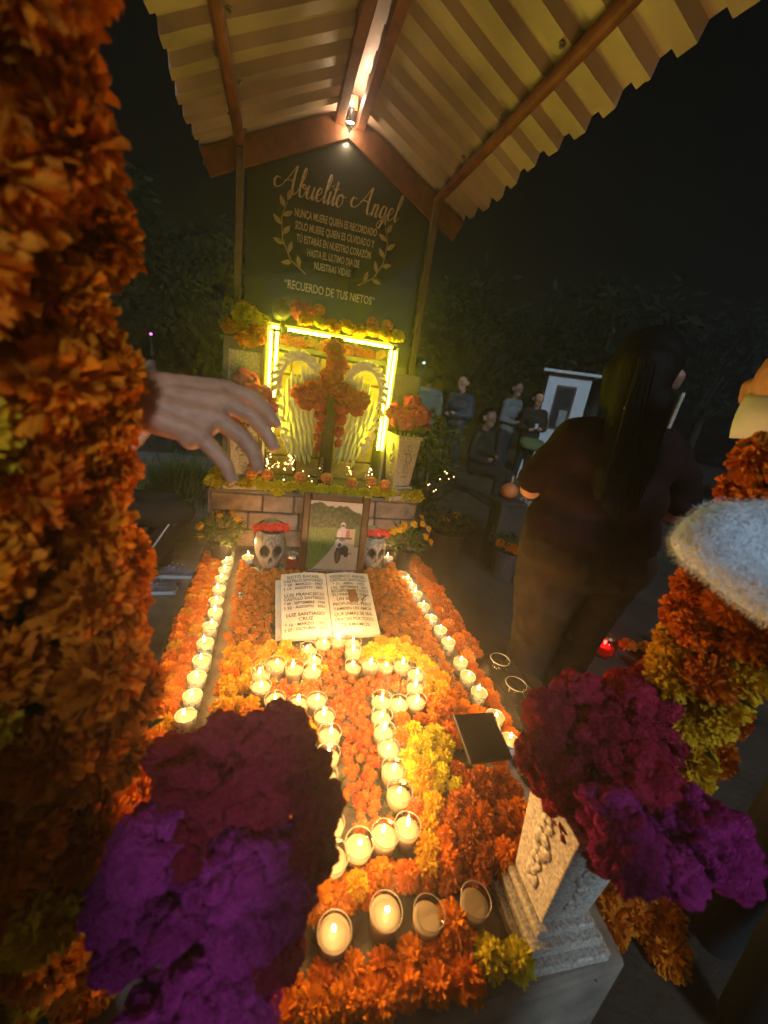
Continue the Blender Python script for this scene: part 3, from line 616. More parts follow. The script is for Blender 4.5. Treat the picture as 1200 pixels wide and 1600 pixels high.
# jack-o'-lantern balls
M_pump = mat('pumpkin_orange', (.68, .20, .05), .45, .12, 25); M_face = mat('pumpkin_face', (.03, .015, .01), .6, .1)
Vp, Fp = ico(3); Vp = Vp.copy(); ang = np.arctan2(Vp[:, 1], Vp[:, 0]); Vp *= (1 - .05 * np.abs(np.cos(ang * 4)) ** 3 * np.clip(1 - np.abs(Vp[:, 2]), 0, 1))[:, None]; Vp[:, 2] *= .9
ME_P = nmesh('pumpkin', Vp, Fp, M_pump)
def on_ball(x, z, r=1.0): y = -math.sqrt(max(0, r * r - x * x - z * z / .81)); return (x * 1.015, y * 1.02, z * 1.015)
fb = MB()
for sx in (-.32, .32): fb.add([on_ball(sx + dx, .22 + dz) for dx, dz in ((-.1, -.12), (.1, -.12), (.09, .1), (-.09, .1))], [(0, 1, 2, 3)])
mo = [(x, -.22 - .16 * (1 - (x / .5) ** 2)) for x in np.linspace(-.5, .5, 7)]
V = []
for x, z in mo: V += [on_ball(x, z + .05), on_ball(x, z - .06)]
fb.add(V, [(2 * j, 2 * j + 1, 2 * j + 3, 2 * j + 2) for j in range(6)]); ME_PF = fb.mesh('face', M_face); ME_PS = MB().tube([(0, 0, .82), (.03, 0, .98), (.08, 0, 1.12)], [.16, .1, .08], 6).mesh('stem', M_leaf)
def pumpkin(loc, r, rz, label, group):
    p = link('pumpkin_ball', ME_P, None, loc, (0, 0, rz), r); tag(p, label, 'pumpkin', group); link('face', ME_PF, p); link('stem', ME_PS, p)
for i, (x, dz) in enumerate([(-.11, .0), (-.03, 0), (.145, .0), (.29, .004), (.435, -.012), (.55, .002), (.635, -.01)]):
    pumpkin((x, 2.145, .862 + dz), .034, U(-.25, .35), 'smiling orange pumpkin ball on the ledge garland, %s from the left' % ORD[i], 'pumpkin balls on the ledge garland')
for i, (x, z) in enumerate([(.185, 1.698), (.475, 1.686), (.56, 1.688)]):
    pumpkin((x, 2.30, z + .026), .034, U(-.2, .3), 'orange pumpkin ball on top of the lit case, %s from the left' % ORD[i], 'pumpkin balls on the lit case')
# maroon dome of cockscomb and little solar spotlight on the case
bouquet((.10, 2.42, 1.62), 'single dull red cockscomb standing on the case below the board lettering', [(0, 0, .10, .075, 'pink'), (.03, .0, .06, .06, 'pink')], None, stem_to=0, leaves=0)
ll = empty('floodlight_lamp', (-.005, 2.30, 1.63), 0, 'small unlit grey spotlight clamped on the left of the lit case', 'lamp')
MB().lathe([(0, .05), (.03, .045), (.048, .0), (.05, -.012), (.045, -.012), (.04, .0), (0, .01)], 20).build('housing', mat('grey_plastic', (.12, .12, .11), .3, .1), ll, (0, 0, .06), (math.radians(75), 0, math.radians(-25)), smooth=True)
MB().tube([(0, 0, .05), (.01, 0, .02), (.012, 0, -.03), (.012, 0, -.05)], .011, 8).build('bracket', M_black, ll)
MB().lathe([(0, .016), (.012, .012), (.016, 0), (.012, -.012), (0, -.016)], 12).build('knob', mat('chrome', (.6, .6, .58), .15, .1, metal=1), ll, (.012, -.01, .105))

# ------------------------------------------------------------------ framed photograph
fr = empty('photo_frame', (.305, 1.76, .458), math.radians(-3), 'dark red wooden frame with photo of a motorcyclist on a dirt road', 'photo frame')
lean = math.radians(-7); FW, FH, FT = .325, .42, .036
def frp(b, name, m, bevel=0): return b.build(name, m, fr, (0, 0, .0), (lean, 0, 0), bevel=bevel)
for sx in (-1, 1): frp(MB().box((sx * (FW - FT) / 2, 0, FH / 2), (FT, .024, FH)), 'frame_side', M_wood, .006)
for z in (FT / 2, FH - FT / 2): frp(MB().box((0, .0, z), (FW - 2 * FT - .002, .0225, FT)), 'frame_rail', M_wood, .006)
frp(MB().box((0, .009, FH / 2), (FW - .03, .004, FH - .03)), 'backing', M_black)
frp(MB().bar((0, .02, .30), (0, .12, -.01), .05, .006), 'easel_leg', M_black)
def picture(u, v):     # u right, v up, 0..1
    n1 = noise.noise(Vector((u * 22, v * 22, 1))); n2 = noise.noise(Vector((u * 9, v * 9, 4)))
    sky_ = (.62, .50, .42); c = sky_
    tree = .95 + .06 * n2 - .45 * max(0, u - .70)
    if v < tree + .03 * n1: g_ = max(0, .5 + 1.1 * n1); c = (.016 + .07 * g_, .026 + .085 * g_, .012 + .045 * g_)
    n3 = noise.noise(Vector((u * 60, v * 40, 7)))
    if v < .62 + .01 * n1: c = (.11 + .05 * n1 + .05 * n3, .18 + .06 * n1 + .06 * n3, .035 + .02 * n3)
    rl = .12 + (.62 - v) * -.30 + .28 * (v / .62); pathl = .10 + .62 * (v / .62) ** .8
    if v < .62 and u > pathl + .02 * n1: c = (.46 + .06 * n1 + .05 * n3, .37 + .05 * n1 + .05 * n3, .27 + .04 * n3)
    if u > .9 and .35 < v < .66: c = (.10, .14, .06)
    def el(cx, cy, a, b):
        a *= 1.15; b *= 1.1; return ((u - cx) / a) ** 2 + ((v - cy) / b) ** 2 < 1
    if el(.70, .25, .16, .018): c = (.22, .18, .14)
    if el(.60, .22, .055, .115): c = (.018, .018, .02)
    if el(.60, .22, .022, .075): c = (.09, .085, .08)
    if el(.70, .30, .09, .07): c = (.03, .03, .035)
    if el(.76, .24, .04, .045): c = (.02, .02, .02)
    if el(.61, .40, .075, .06): c = (.55, .54, .55)
    if el(.62, .37, .035, .03): c = (.04, .04, .05)
    if el(.66, .54, .10, .085): c = (.66, .50, .54)
    if el(.76, .53, .035, .07): c = (.45, .10, .12)
    if el(.59, .53, .04, .055): c = (.72, .60, .64)
    if el(.66, .46, .05, .03): c = (.10, .10, .14)
    if el(.655, .665, .042, .042): c = (.72, .58, .55)
    if el(.655, .66, .03, .018): c = (.05, .04, .05)
    if abs(v - .475) < .012 and .50 < u < .85: c = (.03, .03, .03)
    return tuple(q * .62 for q in c)
nu, nv = 96, 122; PW, PH = FW - 2 * FT, FH - 2 * FT
PV = [((i / nu - .5) * PW, -.003, FT + j / nv * PH) for j in range(nv + 1) for i in range(nu + 1)]; PC = [picture(i / nu, j / nv) for j in range(nv + 1) for i in range(nu + 1)]
PF_ = [(j * (nu + 1) + i, j * (nu + 1) + i + 1, (j + 1) * (nu + 1) + i + 1, (j + 1) * (nu + 1) + i) for j in range(nv) for i in range(nu)]
o = link('print', nmesh('print', PV, PF_, vcol_mat('photo_print', .35), col=np.array(PC)), fr, (0, 0, 0), (lean, 0, 0))

# ------------------------------------------------------------------ open book plaque
bk = empty('book_plaque', (.245, 1.225, .485), math.radians(1.5), 'open-book plaque of white marble with black engraved names in front of the photo', 'plaque'); btilt = math.radians(21)
BW, BL = .37, .30
def bz(x): a = abs(x) / (BW / 2); return .012 * math.sin(min(1, a * 1.15) * math.pi) ** .8 * (1 - .2 * a) if a < 1 else 0
for sgn in (-1, 1):
    V = []; F = []; n = 14
    for j in range(2):
        for i in range(n + 1):
            x = sgn * (.0015 + (BW / 2 - .0015) * i / n)
            for zz in (bz(x) + .018, -.004): V.append((x, j * BL, zz))
    st = 2 * (n + 1)
    for i in range(n):
        a = 2 * i; F += [(a, a + 2, a + 2 + st, a + st), (a + 1, a + 1 + st, a + 3 + st, a + 3), (a, a + 1, a + 3, a + 2), (a + st, a + 2 + st, a + 3 + st, a + 1 + st)]
    F += [(0, st, st + 1, 1), (2 * n, 2 * n + 1, st + 2 * n + 1, st + 2 * n)]
    shade_auto(MB().add(V, F).build('page', M_marble, bk, rot=(btilt, 0, 0)))
MB().box((-.01, BL / 2, -.010), (BW + .022, BL - .02, .010)).build('cover', M_marble, bk, rot=(btilt, 0, 0), bevel=.002)
bt = [('L', .276, 'SIXTO RAFAEL'), ('L', .257, 'CASTILLO SANTIAGO'), ('L', .238, '✶ 28 · MARZO · 1957'), ('L', .219, '† 14 · AGOSTO · 2021'), ('L', .185, 'LUIS FRANCISCO'), ('L', .166, 'CASTILLO SANTIAGO'), ('L', .146, '✶ 09 · SEPTIEMBRE · 1936'), ('L', .127, '† 22 · AGOSTO · 2021'), ('L', .092, 'LUZ SANTIAGO'), ('L', .071, 'CRUZ'), ('L', .050, '✶ 16 · MARZO · 1937'), ('L', .030, '† 27 · OCTUBRE · 2021'),
      ('R', .276, 'FEDERICO ANGEL'), ('R', .257, 'CASTILLO SANTIAGO'), ('R', .238, '✶ 31 · ABRIL · 1975'), ('R', .219, '† 02 · SEPTIEMBRE · 2021'), ('R', .200, 'RECUERDO DE TODOS'), ('R', .180, 'TU PARTIDA DEJA'), ('R', .158, 'UN SILENCIO'), ('R', .134, 'PROFUNDO, PERO'), ('R', .111, 'TAMBIEN UN AMOR'), ('R', .086, 'QUE JAMÁS SE IRÁ,'), ('R', .062, 'GRACIAS POR TODO,'), ('R', .037, 'TE AMAMOS.')]
for side, y, s in bt:
    cx = -.096 if side == 'L' else .093; s_ = s.replace('✶', '*'); me = text_mesh(s_, .0205 if '·' not in s else .0175, M_ink, 1, 0, .0003)
    bm = bmesh.new(); bm.from_mesh(me); w = max(v.co.x for v in bm.verts) - min(v.co.x for v in bm.verts); k = min(1.0, .158 / w)
    for v in bm.verts: v.co.x = v.co.x * k + cx; v.co.y += y - .004; v.co.z = bz(v.co.x) + .0187
    bm.to_mesh(me); bm.free(); link('inscription', me, bk, (0, 0, 0), (btilt, 0, 0))
wx = empty('brown_tablet', (.34, 1.385, .565), math.radians(4), 'small brown tablet lying on the right page of the book plaque', 'tablet')
MB().box((0, 0, .006), (.038, .062, .011)).build('block', mat('brown_card', (.16, .075, .04), .6, .15), wx, (0, 0, 0), (btilt, 0, 0), bevel=.002)
MB().tube([(.016, -.03, .004), (.03, -.04, .006), (.04, -.02, .01), (.055, 0, .012)], .002, 5).build('twig', M_leafy, wx, (0, 0, 0), (btilt, 0, 0))

# ------------------------------------------------------------------ painted skulls
def skull_mesh(seed):
    V, F = ico(5); C_ = np.zeros_like(V)
    for i, (x, y, z) in enumerate(V):
        jaw = min(1, max(0, -z - .05) / .75); X = x * (.80 - .22 * jaw); Y = y * (.95 - .30 * jaw) - .05 * jaw; Z = z * 1.08
        if y < 0: Y *= .92
        col = np.array((.30, .29, .27)); pat = noise.noise(Vector((x * 6, y * 6, z * 6 + seed)))
        if abs(pat) < .05 and z > .05: col = np.array((.10, .10, .10))
        if y < -.2:
            for s in (-1, 1):
                d = math.hypot((X - s * .30) / .235, (Z - .02) / .235)
                if d < 1.35: Y += .28 * max(0, 1 - d ** 3 * .4) if d < 1 else 0
                if d < .95: col = np.array((.02, .018, .016))
                elif d < 1.15: col = np.array((.20, .15, .12))
                if 1.15 < d < 1.45 and math.sin(math.atan2(Z - .02, X - s * .29) * 9) > .2: col = np.array((.30, .22, .16))
            if -.42 < Z < -.16 and abs(X) < .11 * (1 - abs(Z + .40) / .30) + .02: Y += .16; col = np.array((.025, .02, .018))
            if -.86 < Z < -.56 and abs(X) < .34:
                Y -= .06 + .02 * abs(math.sin(X * 26))
                if abs(math.sin(X * 26)) < .22 or abs(Z + .71) < .018: col = np.array((.06, .045, .035))
            cx = abs(X) < .045 and Z > .28 or (abs(Z - .55) < .05 and abs(X) < .2)
            if cx: col = np.array((.12, .12, .12))
            if .28 < Z < .8 and .1 < abs(X) < .55 and math.sin(math.hypot(abs(X) - .3, Z - .5) * 42) > .55: col = np.array((.16, .16, .15))
        if jaw > .4: col = col * np.array((.85, .72, .60))
        V[i] = (X, Y, Z); C_[i] = col
    return nmesh('skull', V, F, MATS.get('skull_paint') or vcol_mat('skull_paint', .4), col=C_)
P_rose = petal_mat('rose_red', (.55, .03, .03), (.75, .08, .06), .1)
FROSE = flower('rose', P_rose, 26, 3, 3, seed=77, width=.7, frill=.06, flat=.7, thmax=95)
def skull(loc, rz, s, label, sd):
    k = empty('painted_skull', loc, rz, label, 'skull'); link('cranium', skull_mesh(sd), k, (0, 0, s * 1.22), scale=(s * .88, s, s * 1.26))
    cb = MB().tube([(math.cos(a) * s * .60, math.sin(a) * s * .66, s * (2.20 + .04 * math.sin(a))) for a in np.linspace(0, 6.28, 20)], s * .07, 6).build('crown_band', M_black, k)
    for i in range(5): bloom('rose', [FROSE], ((i - 2) * s * .29, -s * .52 + abs(i - 2) * s * .14, s * 2.36 - abs(i - 2) * s * .07), s * .27, .3, cb, up=((i - 2) * .3, -1, .8))
skull((.005, 1.86, .436), math.radians(4), .108, 'grey painted sugar skull with red rose crown left of the photo frame', 1)
skull((.535, 1.88, .436), math.radians(6), .100, 'shadowed painted skull with red roses right of the photo frame', 5)

# soda can
cn_ = empty('soda_can', (.115, 1.80, .434), 0, 'dark red drink can between the left skull and the frame', 'can')
MB().lathe([(0, 0), (.026, 0), (.031, .008), (.031, .108)], 24).build('can_body', mat('can_red', (.20, .02, .02), .3, .5, 45, metal=.3), cn_, smooth=True)
MB().lathe([(.031, .108), (.0265, .120), (.0265, .123), (.025, .1185), (0, .1185)], 24).build('can_top', mat('aluminium', (.7, .7, .7), .25, .05, metal=1), cn_)

# potted marigold plants
def pot_plant(loc, label, fl, seed, R_=.10):
    random.seed(seed); p = empty('potted_marigold', loc, U(0, 3), label, 'potted plant')
    MB().lathe([(0, .002), (.045, 0), (.060, .10), (.066, .10), (.066, .115), (.058, .115), (.05, .09), (0, .09)], 24).build('pot', M_black, p, smooth=False)
    pts = []
    for k in range(420):
        a = U(0, 6.28); e = U(-.35, 1.45); r = R_ * U(.45, 1) ; d = Vector((math.cos(a) * math.cos(e), math.sin(a) * math.cos(e), math.sin(e) * .85)); pts.append((d * r + Vector((0, 0, .15)), d + Vector((U(-.8, .8), U(-.8, .8), U(-.3, .6)))))
    leaf_cloud('foliage', M_leafy if seed % 2 else M_leaf, pts, .034, p)
    for k in range(7): a = k * .9; MB().tube([(0, 0, .09), (math.cos(a) * .03, math.sin(a) * .03, .14), (math.cos(a) * .07, math.sin(a) * .07, .20)], .002, 4).build('stem', M_leaf, p)
    for x, y, z, r in fl: bloom('flower_head', FPOT, (x, y, z), r, .6, p, up=(x, y - .08, .12))
    p.rotation_euler.z = 0
    return p
pot_plant((-.235, 1.97, .43), 'bushy green potted marigold with one orange bloom left of the skull', [(-.095, -.03, .20, .026), (.075, -.03, .245, .02), (-.01, -.02, .255, .018), (.05, .02, .26, .018), (-.09, -.05, .155, .016)], 31, .115)
pot_plant((.735, 1.93, .43), 'potted marigold with many yellow blooms right of the right skull', [(-.09, -.04, .235, .026), (-.03, -.03, .26, .030), (.03, -.02, .27, .024), (.08, -.02, .275, .026), (.115, -.03, .25, .024), (.10, -.05, .21, .022), (.135, -.05, .18, .022), (-.06, -.06, .25, .022), (.085, .02, .30, .018)], 32, .11)
random.seed(11)
# crumpled white paper scraps by the left candles
for i, (x, y, r) in enumerate([(-.07, 1.80, .030), (-.10, 1.62, .024), (-.105, 1.55, .018)]):
    V, F = ico(2); V = V * (1 + .35 * fbm(V, 1.6, i * 7, 2))[:, None] * np.array([1.2, .8, .5]) * r
    tag(link('paper_scrap', nmesh('paper_scrap', V, F, M_white, smooth=False), None, (x, y, .462), (0, 0, i)), 'crumpled white scrap in the left candle gap, %s from the skull' % ORD[i], 'scrap', 'white scraps beside the left candles')
# ------------------------------------------------------------------ candles
M_wax = mat('candle_wax', (.40, .31, .20), .35, .05, 30); pw = M_wax.node_tree.nodes['Principled BSDF']
pw.inputs['Subsurface Weight'].default_value = 0.4; pw.inputs['Subsurface Radius'].default_value = (.02, .012, .006); pw.inputs['Subsurface Scale'].default_value = .6
M_wick = mat('wick', (.02, .015, .01), .9, .1)
M_flame = emis('flame', (1.0, .66, .28), 14.0, see_through=True, sample=False)
M_label = mat('printed_cup', (.66, .66, .62), .5, .1, 55, second=(.74, .73, .68)); nt = M_label.node_tree; nn_ = nt.nodes
wv = nn_.new('ShaderNodeTexNoise'); wv.inputs['Scale'].default_value = 75; tc_ = nn_.new('ShaderNodeTexCoord'); oi_ = nn_.new('ShaderNodeObjectInfo'); ad_ = nn_.new('ShaderNodeVectorMath'); ad_.operation = 'ADD'
nt.links.new(tc_.outputs['Object'], ad_.inputs[0]); nt.links.new(oi_.outputs['Random'], ad_.inputs[1]); nt.links.new(ad_.outputs[0], wv.inputs['Vector'])
rp_ = nn_.new('ShaderNodeValToRGB'); rp_.color_ramp.elements[0].color = (.70, .69, .64, 1); rp_.color_ramp.elements[0].position = .56; rp_.color_ramp.elements[1].color = (.12, .30, .40, 1); rp_.color_ramp.elements[1].position = .60
nt.links.new(wv.outputs['Fac'], rp_.inputs[0]); nt.links.new(rp_.outputs[0], nn_['Principled BSDF'].inputs['Base Color'])
ME_FL = MB().lathe([(0, 0), (.0028, .003), (.0042, .008), (.0036, .014), (.0018, .021), (0, .027)], 8).mesh('flame', M_flame, True)
ME_WK = MB().tube([(0, 0, 0), (.0004, 0, .005), (.0012, 0, .009)], .0009, 5).mesh('wick', M_wick)
ME_GC = MB().lathe([(0, .0), (.0240, 0), (.0252, .004), (.0305, .066), (.0292, .0665), (.0240, .006), (0, .004)], 28).mesh('glass_cup', M_glass, True)
ME_GR = MB().lathe([(.0305, .0655), (.0311, .0672), (.0299, .0680), (.0291, .0665)], 28).mesh('rim', mat('glass_rim', (.30, .25, .20), .15, .05, spec=.6), True)
ME_GW = MB().lathe([(0, .0075), (.0235, .0075), (.0284, .058), (.0278, .0592), (.018, .0585), (.004, .0580), (0, .0580)], 24).mesh('wax', M_wax, True)
ME_LC = MB().lathe([(0, 0), (.0215, 0), (.0225, .003), (.0275, .052), (.0268, .0525), (.0255, .045)], 26).mesh('cup', M_label, True)
ME_LW = MB().lathe([(.0255, .044), (.0262, .0485), (.0250, .0490), (.015, .0470), (.003, .0468), (0, .0468)], 24).mesh('wax', M_wax, True)
FLAME_C = (1.0, .54, .175)
def candle(kind, x, y, z, label, group, lit=True, s=1.0, watt=1.0, fl=1.0):
    c = empty('votive_candle', (x, y, z), U(0, 6), label, 'candle', group); c.scale = (s * U(.96, 1.04), s * U(.96, 1.04), s * U(.93, 1.07)); c.rotation_euler = (U(-.05, .05), U(-.05, .05), U(0, 6))
    wx_, wy_ = U(-.005, .005), U(-.005, .005)
    if kind == 'glass':
        gc_ = link('glass_cup', ME_GC, c); link('rim', ME_GR, gc_); dz = U(-.014, .002); link('wax', ME_GW, c, (0, 0, 0), scale=(1, 1, 1 + dz / .06)); h = .058 + dz * .97
    else:
        link('cup', ME_LC, c); link('wax', ME_LW, c); h = .0468
    if lit:
        wk_ = link('wick', ME_WK, c, (wx_, wy_, h)); f = fl * U(.65, 1.25); link('flame', ME_FL, wk_, (.001, 0, .006), (U(-.12, .12), U(-.12, .12), 0), (1, 1, f))
        lamp('candle_light', (wx_, wy_, h + .085), CANDLE_W * watt * U(.8, 1.2), FLAME_C, c, .011)
    return c
CROSS = [('head', 'top left corner', [(.152, 1.161)]), ('head', 'top edge', [(.208, 1.194), (.262, 1.203), (.315, 1.188)]), ('', 'left side of the head', [(.163, 1.108), (.154, 1.052)]),
         ('', 'upper left arm from the stem', [(.101, 1.073), (.041, 1.086)]), ('', 'end of the left arm', [(-.003, 1.052), (-.004, .993)]), ('', 'lower left arm from the tip', [(.041, .936), (.104, .913), (.158, .918)]),
         ('', 'left of the stem from the arm', [(.177, .858), (.183, .803), (.173, .743), (.164, .687), (.160, .630), (.158, .572), (.156, .514)]), ('', 'foot from the left', [(.214, .527), (.271, .533), (.327, .541)]),
         ('', 'right of the stem from the foot', [(.332, .622), (.331, .680), (.335, .738), (.336, .796), (.342, .852)]), ('', 'lower right arm from the stem', [(.357, .907), (.414, .890), (.470, .893)]), ('', 'right arm end from below', [(.485, .949), (.503, 1.001)]),
         ('', 'upper right arm from the tip', [(.468, 1.046), (.411, 1.058), (.353, 1.052)]), ('', 'right of the head from the arm', [(.296, 1.068), (.306, 1.127)])]
CP = []
for _, where, pts in CROSS:
    for i, (x, y) in enumerate(pts):
        CP.append((x, y)); candle('glass', x, y, .4335 + U(0, .005), ('lit glass candle, %s on the %s of the cross' % (ORD[i], where)) if len(pts) > 1 else 'lit glass candle on the %s of the cross' % where, 'glass candles outlining the cross', s=U(.98, 1.04), watt=1.15)
LROW = [(-.197, y) for y in (1.965, 1.872, 1.788, 1.703, 1.615, 1.522, 1.430, 1.340, 1.240, 1.155, 1.082, 1.004, .930)]
for i, (x, y) in enumerate(LROW): candle('cup', x + U(-.006, .006), y, .4205, 'lit white candle cup, %s from the far end of the left row' % ORD[i], 'candle row along the left edge', s=1.04, fl=.9)
RROW = [(.69, 1.765), (.695, 1.70), (.698, 1.64), (.70, 1.56), (.70, 1.46), (.703, 1.365), (.711, 1.277), (.714, 1.192), (.716, 1.08), (.710, 1.008), (.71, .926), (.718, .825), (.716, .735)]
for i, (x, y) in enumerate(RROW):
    if i == 0: candle('cup', x, y, .4205, 'unlit grey candle cup at the far end of the row along the right edge', 'candle row along the right edge', lit=False, s=1.02)
    else: candle('cup', x, y, .4205, 'lit white candle cup, %s lit one from the far end of the right row' % ORD[i - 1], 'candle row along the right edge', s=1.02, fl=.9)
for x, y, l in ((.15, .405, 'lit candle on the bare slab in front of the flowers, the left one'), (.245, .415, 'lit candle on the bare slab in front of the flowers, the right one')):
    candle('glass', x, y, .4205, l, 'candles on the bare front of the slab', s=1.0, watt=.8)
candle('cup', -.10, 1.90, .43, 'lit candle in the corner between the left potted plant and the skull', None, s=1.1, watt=1.6)
candle('cup', .655, 1.93, .43, 'lit candle behind the right skull and the yellow potted plant', None, s=1.0, watt=1.2)
candle('glass', -.42, 2.75, .77 * 0 + .012, 'tall lit candle on the ground left of the headstone', None, s=1.6, watt=1.0)
# unlit glasses
def tumbler(loc, s, label, tiltv=(0, 0, 0)):
    t = empty('empty_glass', loc, 0, label, 'glass'); t.scale = (s,) * 3; t.rotation_euler = tiltv
    MB().lathe([(0, 0), (.026, 0), (.027, .004), (.036, .10), (.0350, .1004), (.0258, .006), (0, .006)], 30).build('glass_wall', M_clear, t, smooth=True)
    MB().lathe([(.036, .0985), (.0372, .1005), (.0358, .1022), (.0348, .1005)], 30).build('glass_rim', mat('cup_rim', (.62, .60, .56), .25, .05, spec=.8), t, smooth=True)
st_ = empty('offering_crate', (.93, .99, 0), math.radians(-6), 'low dark wooden crate beside the right edge carrying two empty cups', 'crate')
for k in range(4): MB().box((-.09 + .062 * k, 0, .385), (.055, .34, .02)).build('slat', mat('dark_plank', (.05, .03, .018), .8, .3, 20, stretch=(8, 1, 8)), st_, bevel=.003)
for sy in (-1, 1):
    for sx in (-1, 1): MB().box((sx * .10, sy * .14, .1875), (.03, .03, .375)).build('leg', MATS['dark_plank'], st_, bevel=.003)
tumbler((.86, 1.05, .396), 1.0, 'empty clear plastic cup beside the right candle row, the farther one'); tumbler((.85, .925, .396), 1.0, 'empty clear plastic cup beside the right candle row, the nearer one')
candle('glass', .325, .395, .4205, 'burnt-out glass candle on the bare slab left of a single marigold', None, lit=False); candle('glass', .428, .40, .4205, 'burnt-out glass candle on the bare slab right of a single marigold', None, lit=False)

# solar floodlight in front right
so = empty('solar_lamp', (.585, .70, .43), math.radians(2), 'black square solar lamp panel tilted on a short stand among the flowers', 'lamp')
MB().box((0, 0, .115), (.135, .125, .012), Matrix.Rotation(math.radians(18), 3, 'X') @ Matrix.Rotation(math.radians(7), 3, 'Y')).build('panel_case', M_black, so, bevel=.003)
MB().box((0, -.002, .1225), (.118, .108, .003), Matrix.Rotation(math.radians(18), 3, 'X') @ Matrix.Rotation(math.radians(7), 3, 'Y')).build('solar_cell', mat('solar_cell', (.01, .011, .016), .12, .2, spec=.7), so)
MB().tube([(0, 0, 0), (0, .005, .06), (0, 0, .11)], .008, 8).build('stand', M_black, so); MB().tube([(.05, -.02, .10), (.07, -.03, .05), (.06, -.02, 0)], .003, 5).build('cable', M_black, so)

# ------------------------------------------------------------------ flower bed
BOOK = (.04, .45, 1.19, 1.55)
def inside_cross(x, y): return (.195 < x < .312 and .555 < y < 1.175) or (.025 < x < .475 and .955 < y < 1.030)
def near_candle(x, y, r): return any((x - a) ** 2 + (y - b) ** 2 < r * r for a, b in CP)
def scatter(x0, x1, y0, y1, d, jit=.25):
    pts = []; y = y0; k = 0
    while y < y1:
        x = x0 + (d * .5 if k % 2 else 0)
        while x < x1: pts.append((x + U(-jit, jit) * d, y + U(-jit, jit) * d)); x += d
        y += d * .87; k += 1
    return pts
nred = 0
for x, y in scatter(.02, .48, .55, 1.18, .0265):
    if inside_cross(x, y) and not near_candle(x, y, .036) and (y > .62 or random.random() < .55):
        bloom('globe_flower', FRED, (x, y, .448 + .026 + U(-.008, .010)), U(.0125, .0165), .4, None, 'small red-orange globe flower filling the inside of the candle cross', 'flower', 'globe flowers inside the candle cross'); nred += 1
# yellow and orange marigolds round the cross
def bed_zone(x, y):
    if inside_cross(x, y) or near_candle(x, y, .043): return None
    if y > 1.215 or x < -.115: return 'but'
    if x > .66: return None
    if abs(x - .585) < .06 and abs(y - .70) < .05: return None
    if x > .60 - (y - 1.0) * .25 and y > .85: return 'but'
    if y > 1.19 and .13 < x < .36: return None
    if x < .13 and y > .93: return 'yel' if random.random() < .8 else 'or'
    if x < .20 and y > .6: return 'yel' if random.random() < .3 else 'or'
    if y > 1.06 and x > .34: return 'lem' if x > .40 and random.random() < .55 else random.choice(['yel', 'or', 'yel'])
    if (x - .46) ** 2 * 1.6 + (y - .74) ** 2 < .0072: return 'lem'
    if (x - .43) ** 2 + (y - .66) ** 2 < .006: return random.choice(['lem', 'yel'])
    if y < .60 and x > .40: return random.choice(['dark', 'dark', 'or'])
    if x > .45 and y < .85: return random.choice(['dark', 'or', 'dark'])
    return random.choice(['or', 'or', 'yel'])
LB = {'yel': ('golden yellow marigold head in the bed around the candle cross', 'golden marigolds around the candle cross'), 'or': ('orange marigold head in the bed around the candle cross', 'orange marigolds around the candle cross'), 'lem': ('lemon yellow marigold head right of the candle cross', 'lemon marigolds right of the candle cross'), 'dark': ('rust-coloured marigold head at the lower right of the candle cross', 'rust marigolds at the lower right of the cross')}
nm_ = 0
for x, y in scatter(-.11, .66, .475, 1.21, .046, .22):
    z = bed_zone(x, y)
    if z in LB:
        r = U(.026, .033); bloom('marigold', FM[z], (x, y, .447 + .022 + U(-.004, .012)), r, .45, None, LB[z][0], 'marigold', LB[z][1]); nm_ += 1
# bronze button flowers round the book: the nearest as individuals, the rest as one mass
bp = [(x, y) for x, y in scatter(-.125, .665, .86, 1.90, .0285, .28) if bed_zone(x, y) == 'but' and not (BOOK[0] - .012 < x < BOOK[1] + .012 and BOOK[2] - .02 < y < BOOK[3] + .015) and not (.14 < x < .47 and y > 1.735) and math.hypot(x - .005, y - 1.86) > .10 and math.hypot(x - .535, y - 1.88) > .10 and math.hypot(x - .115, y - 1.8) > .04 and math.hypot(x + .10, y - 1.9) > .04]
bp.sort(key=lambda p: p[1])
def bh(x, y): return .450 + .010 + max(0, .5 - abs(x - .27)) * .02 + max(0, min(1, (y - 1.1) / .5)) * .012
for x, y in bp[:300]: bloom('button_flower', FBUT, (x, y, bh(x, y) + U(-.006, .01)), U(.0150, .0195), .45, None, 'small bronze-orange button flower in the carpet around the book plaque', 'flower', 'button flowers around the book plaque')
V = []; F = []; R_ = []
for x, y in bp[300:]:
    me = random.choice(FBUT); n = len(me.vertices); P = np.empty(n * 3); me.vertices.foreach_get('co', P); P = P.reshape(-1, 3); a = U(0, 6.28); r = U(.015, .0195); t = U(-.4, .4)
    Rm = np.array(Matrix.Rotation(a, 3, 'Z') @ Matrix.Rotation(t, 3, 'X')); Q = P @ Rm.T * r + np.array([x, y, bh(x, y) + U(-.006, .01)]); b = len(V); V += Q.tolist(); rv = random.random(); R_ += [rv] * n; F += [tuple(i + b for i in p.vertices) for p in me.polygons]
if V: tag(link('button_flower_mass', nmesh('button_flower_mass', V, F, P_but, rnd=R_)), 'mass of small bronze-orange button flowers behind the book plaque', 'flowers', kind='stuff')
pts = []
for x, y in scatter(-.12, .655, .48, 1.88, .022, .45):
    if near_candle(x, y, .03): continue
    for k in range(2 if inside_cross(x, y) else 1): pts.append(((x, y, .449), (U(-1, 1), U(-1, 1), U(.1, .9))))
tag(leaf_cloud('bed_foliage', M_leafy, pts, .030), 'green marigold leaves between the blooms on the grave', 'leaves', kind='stuff')
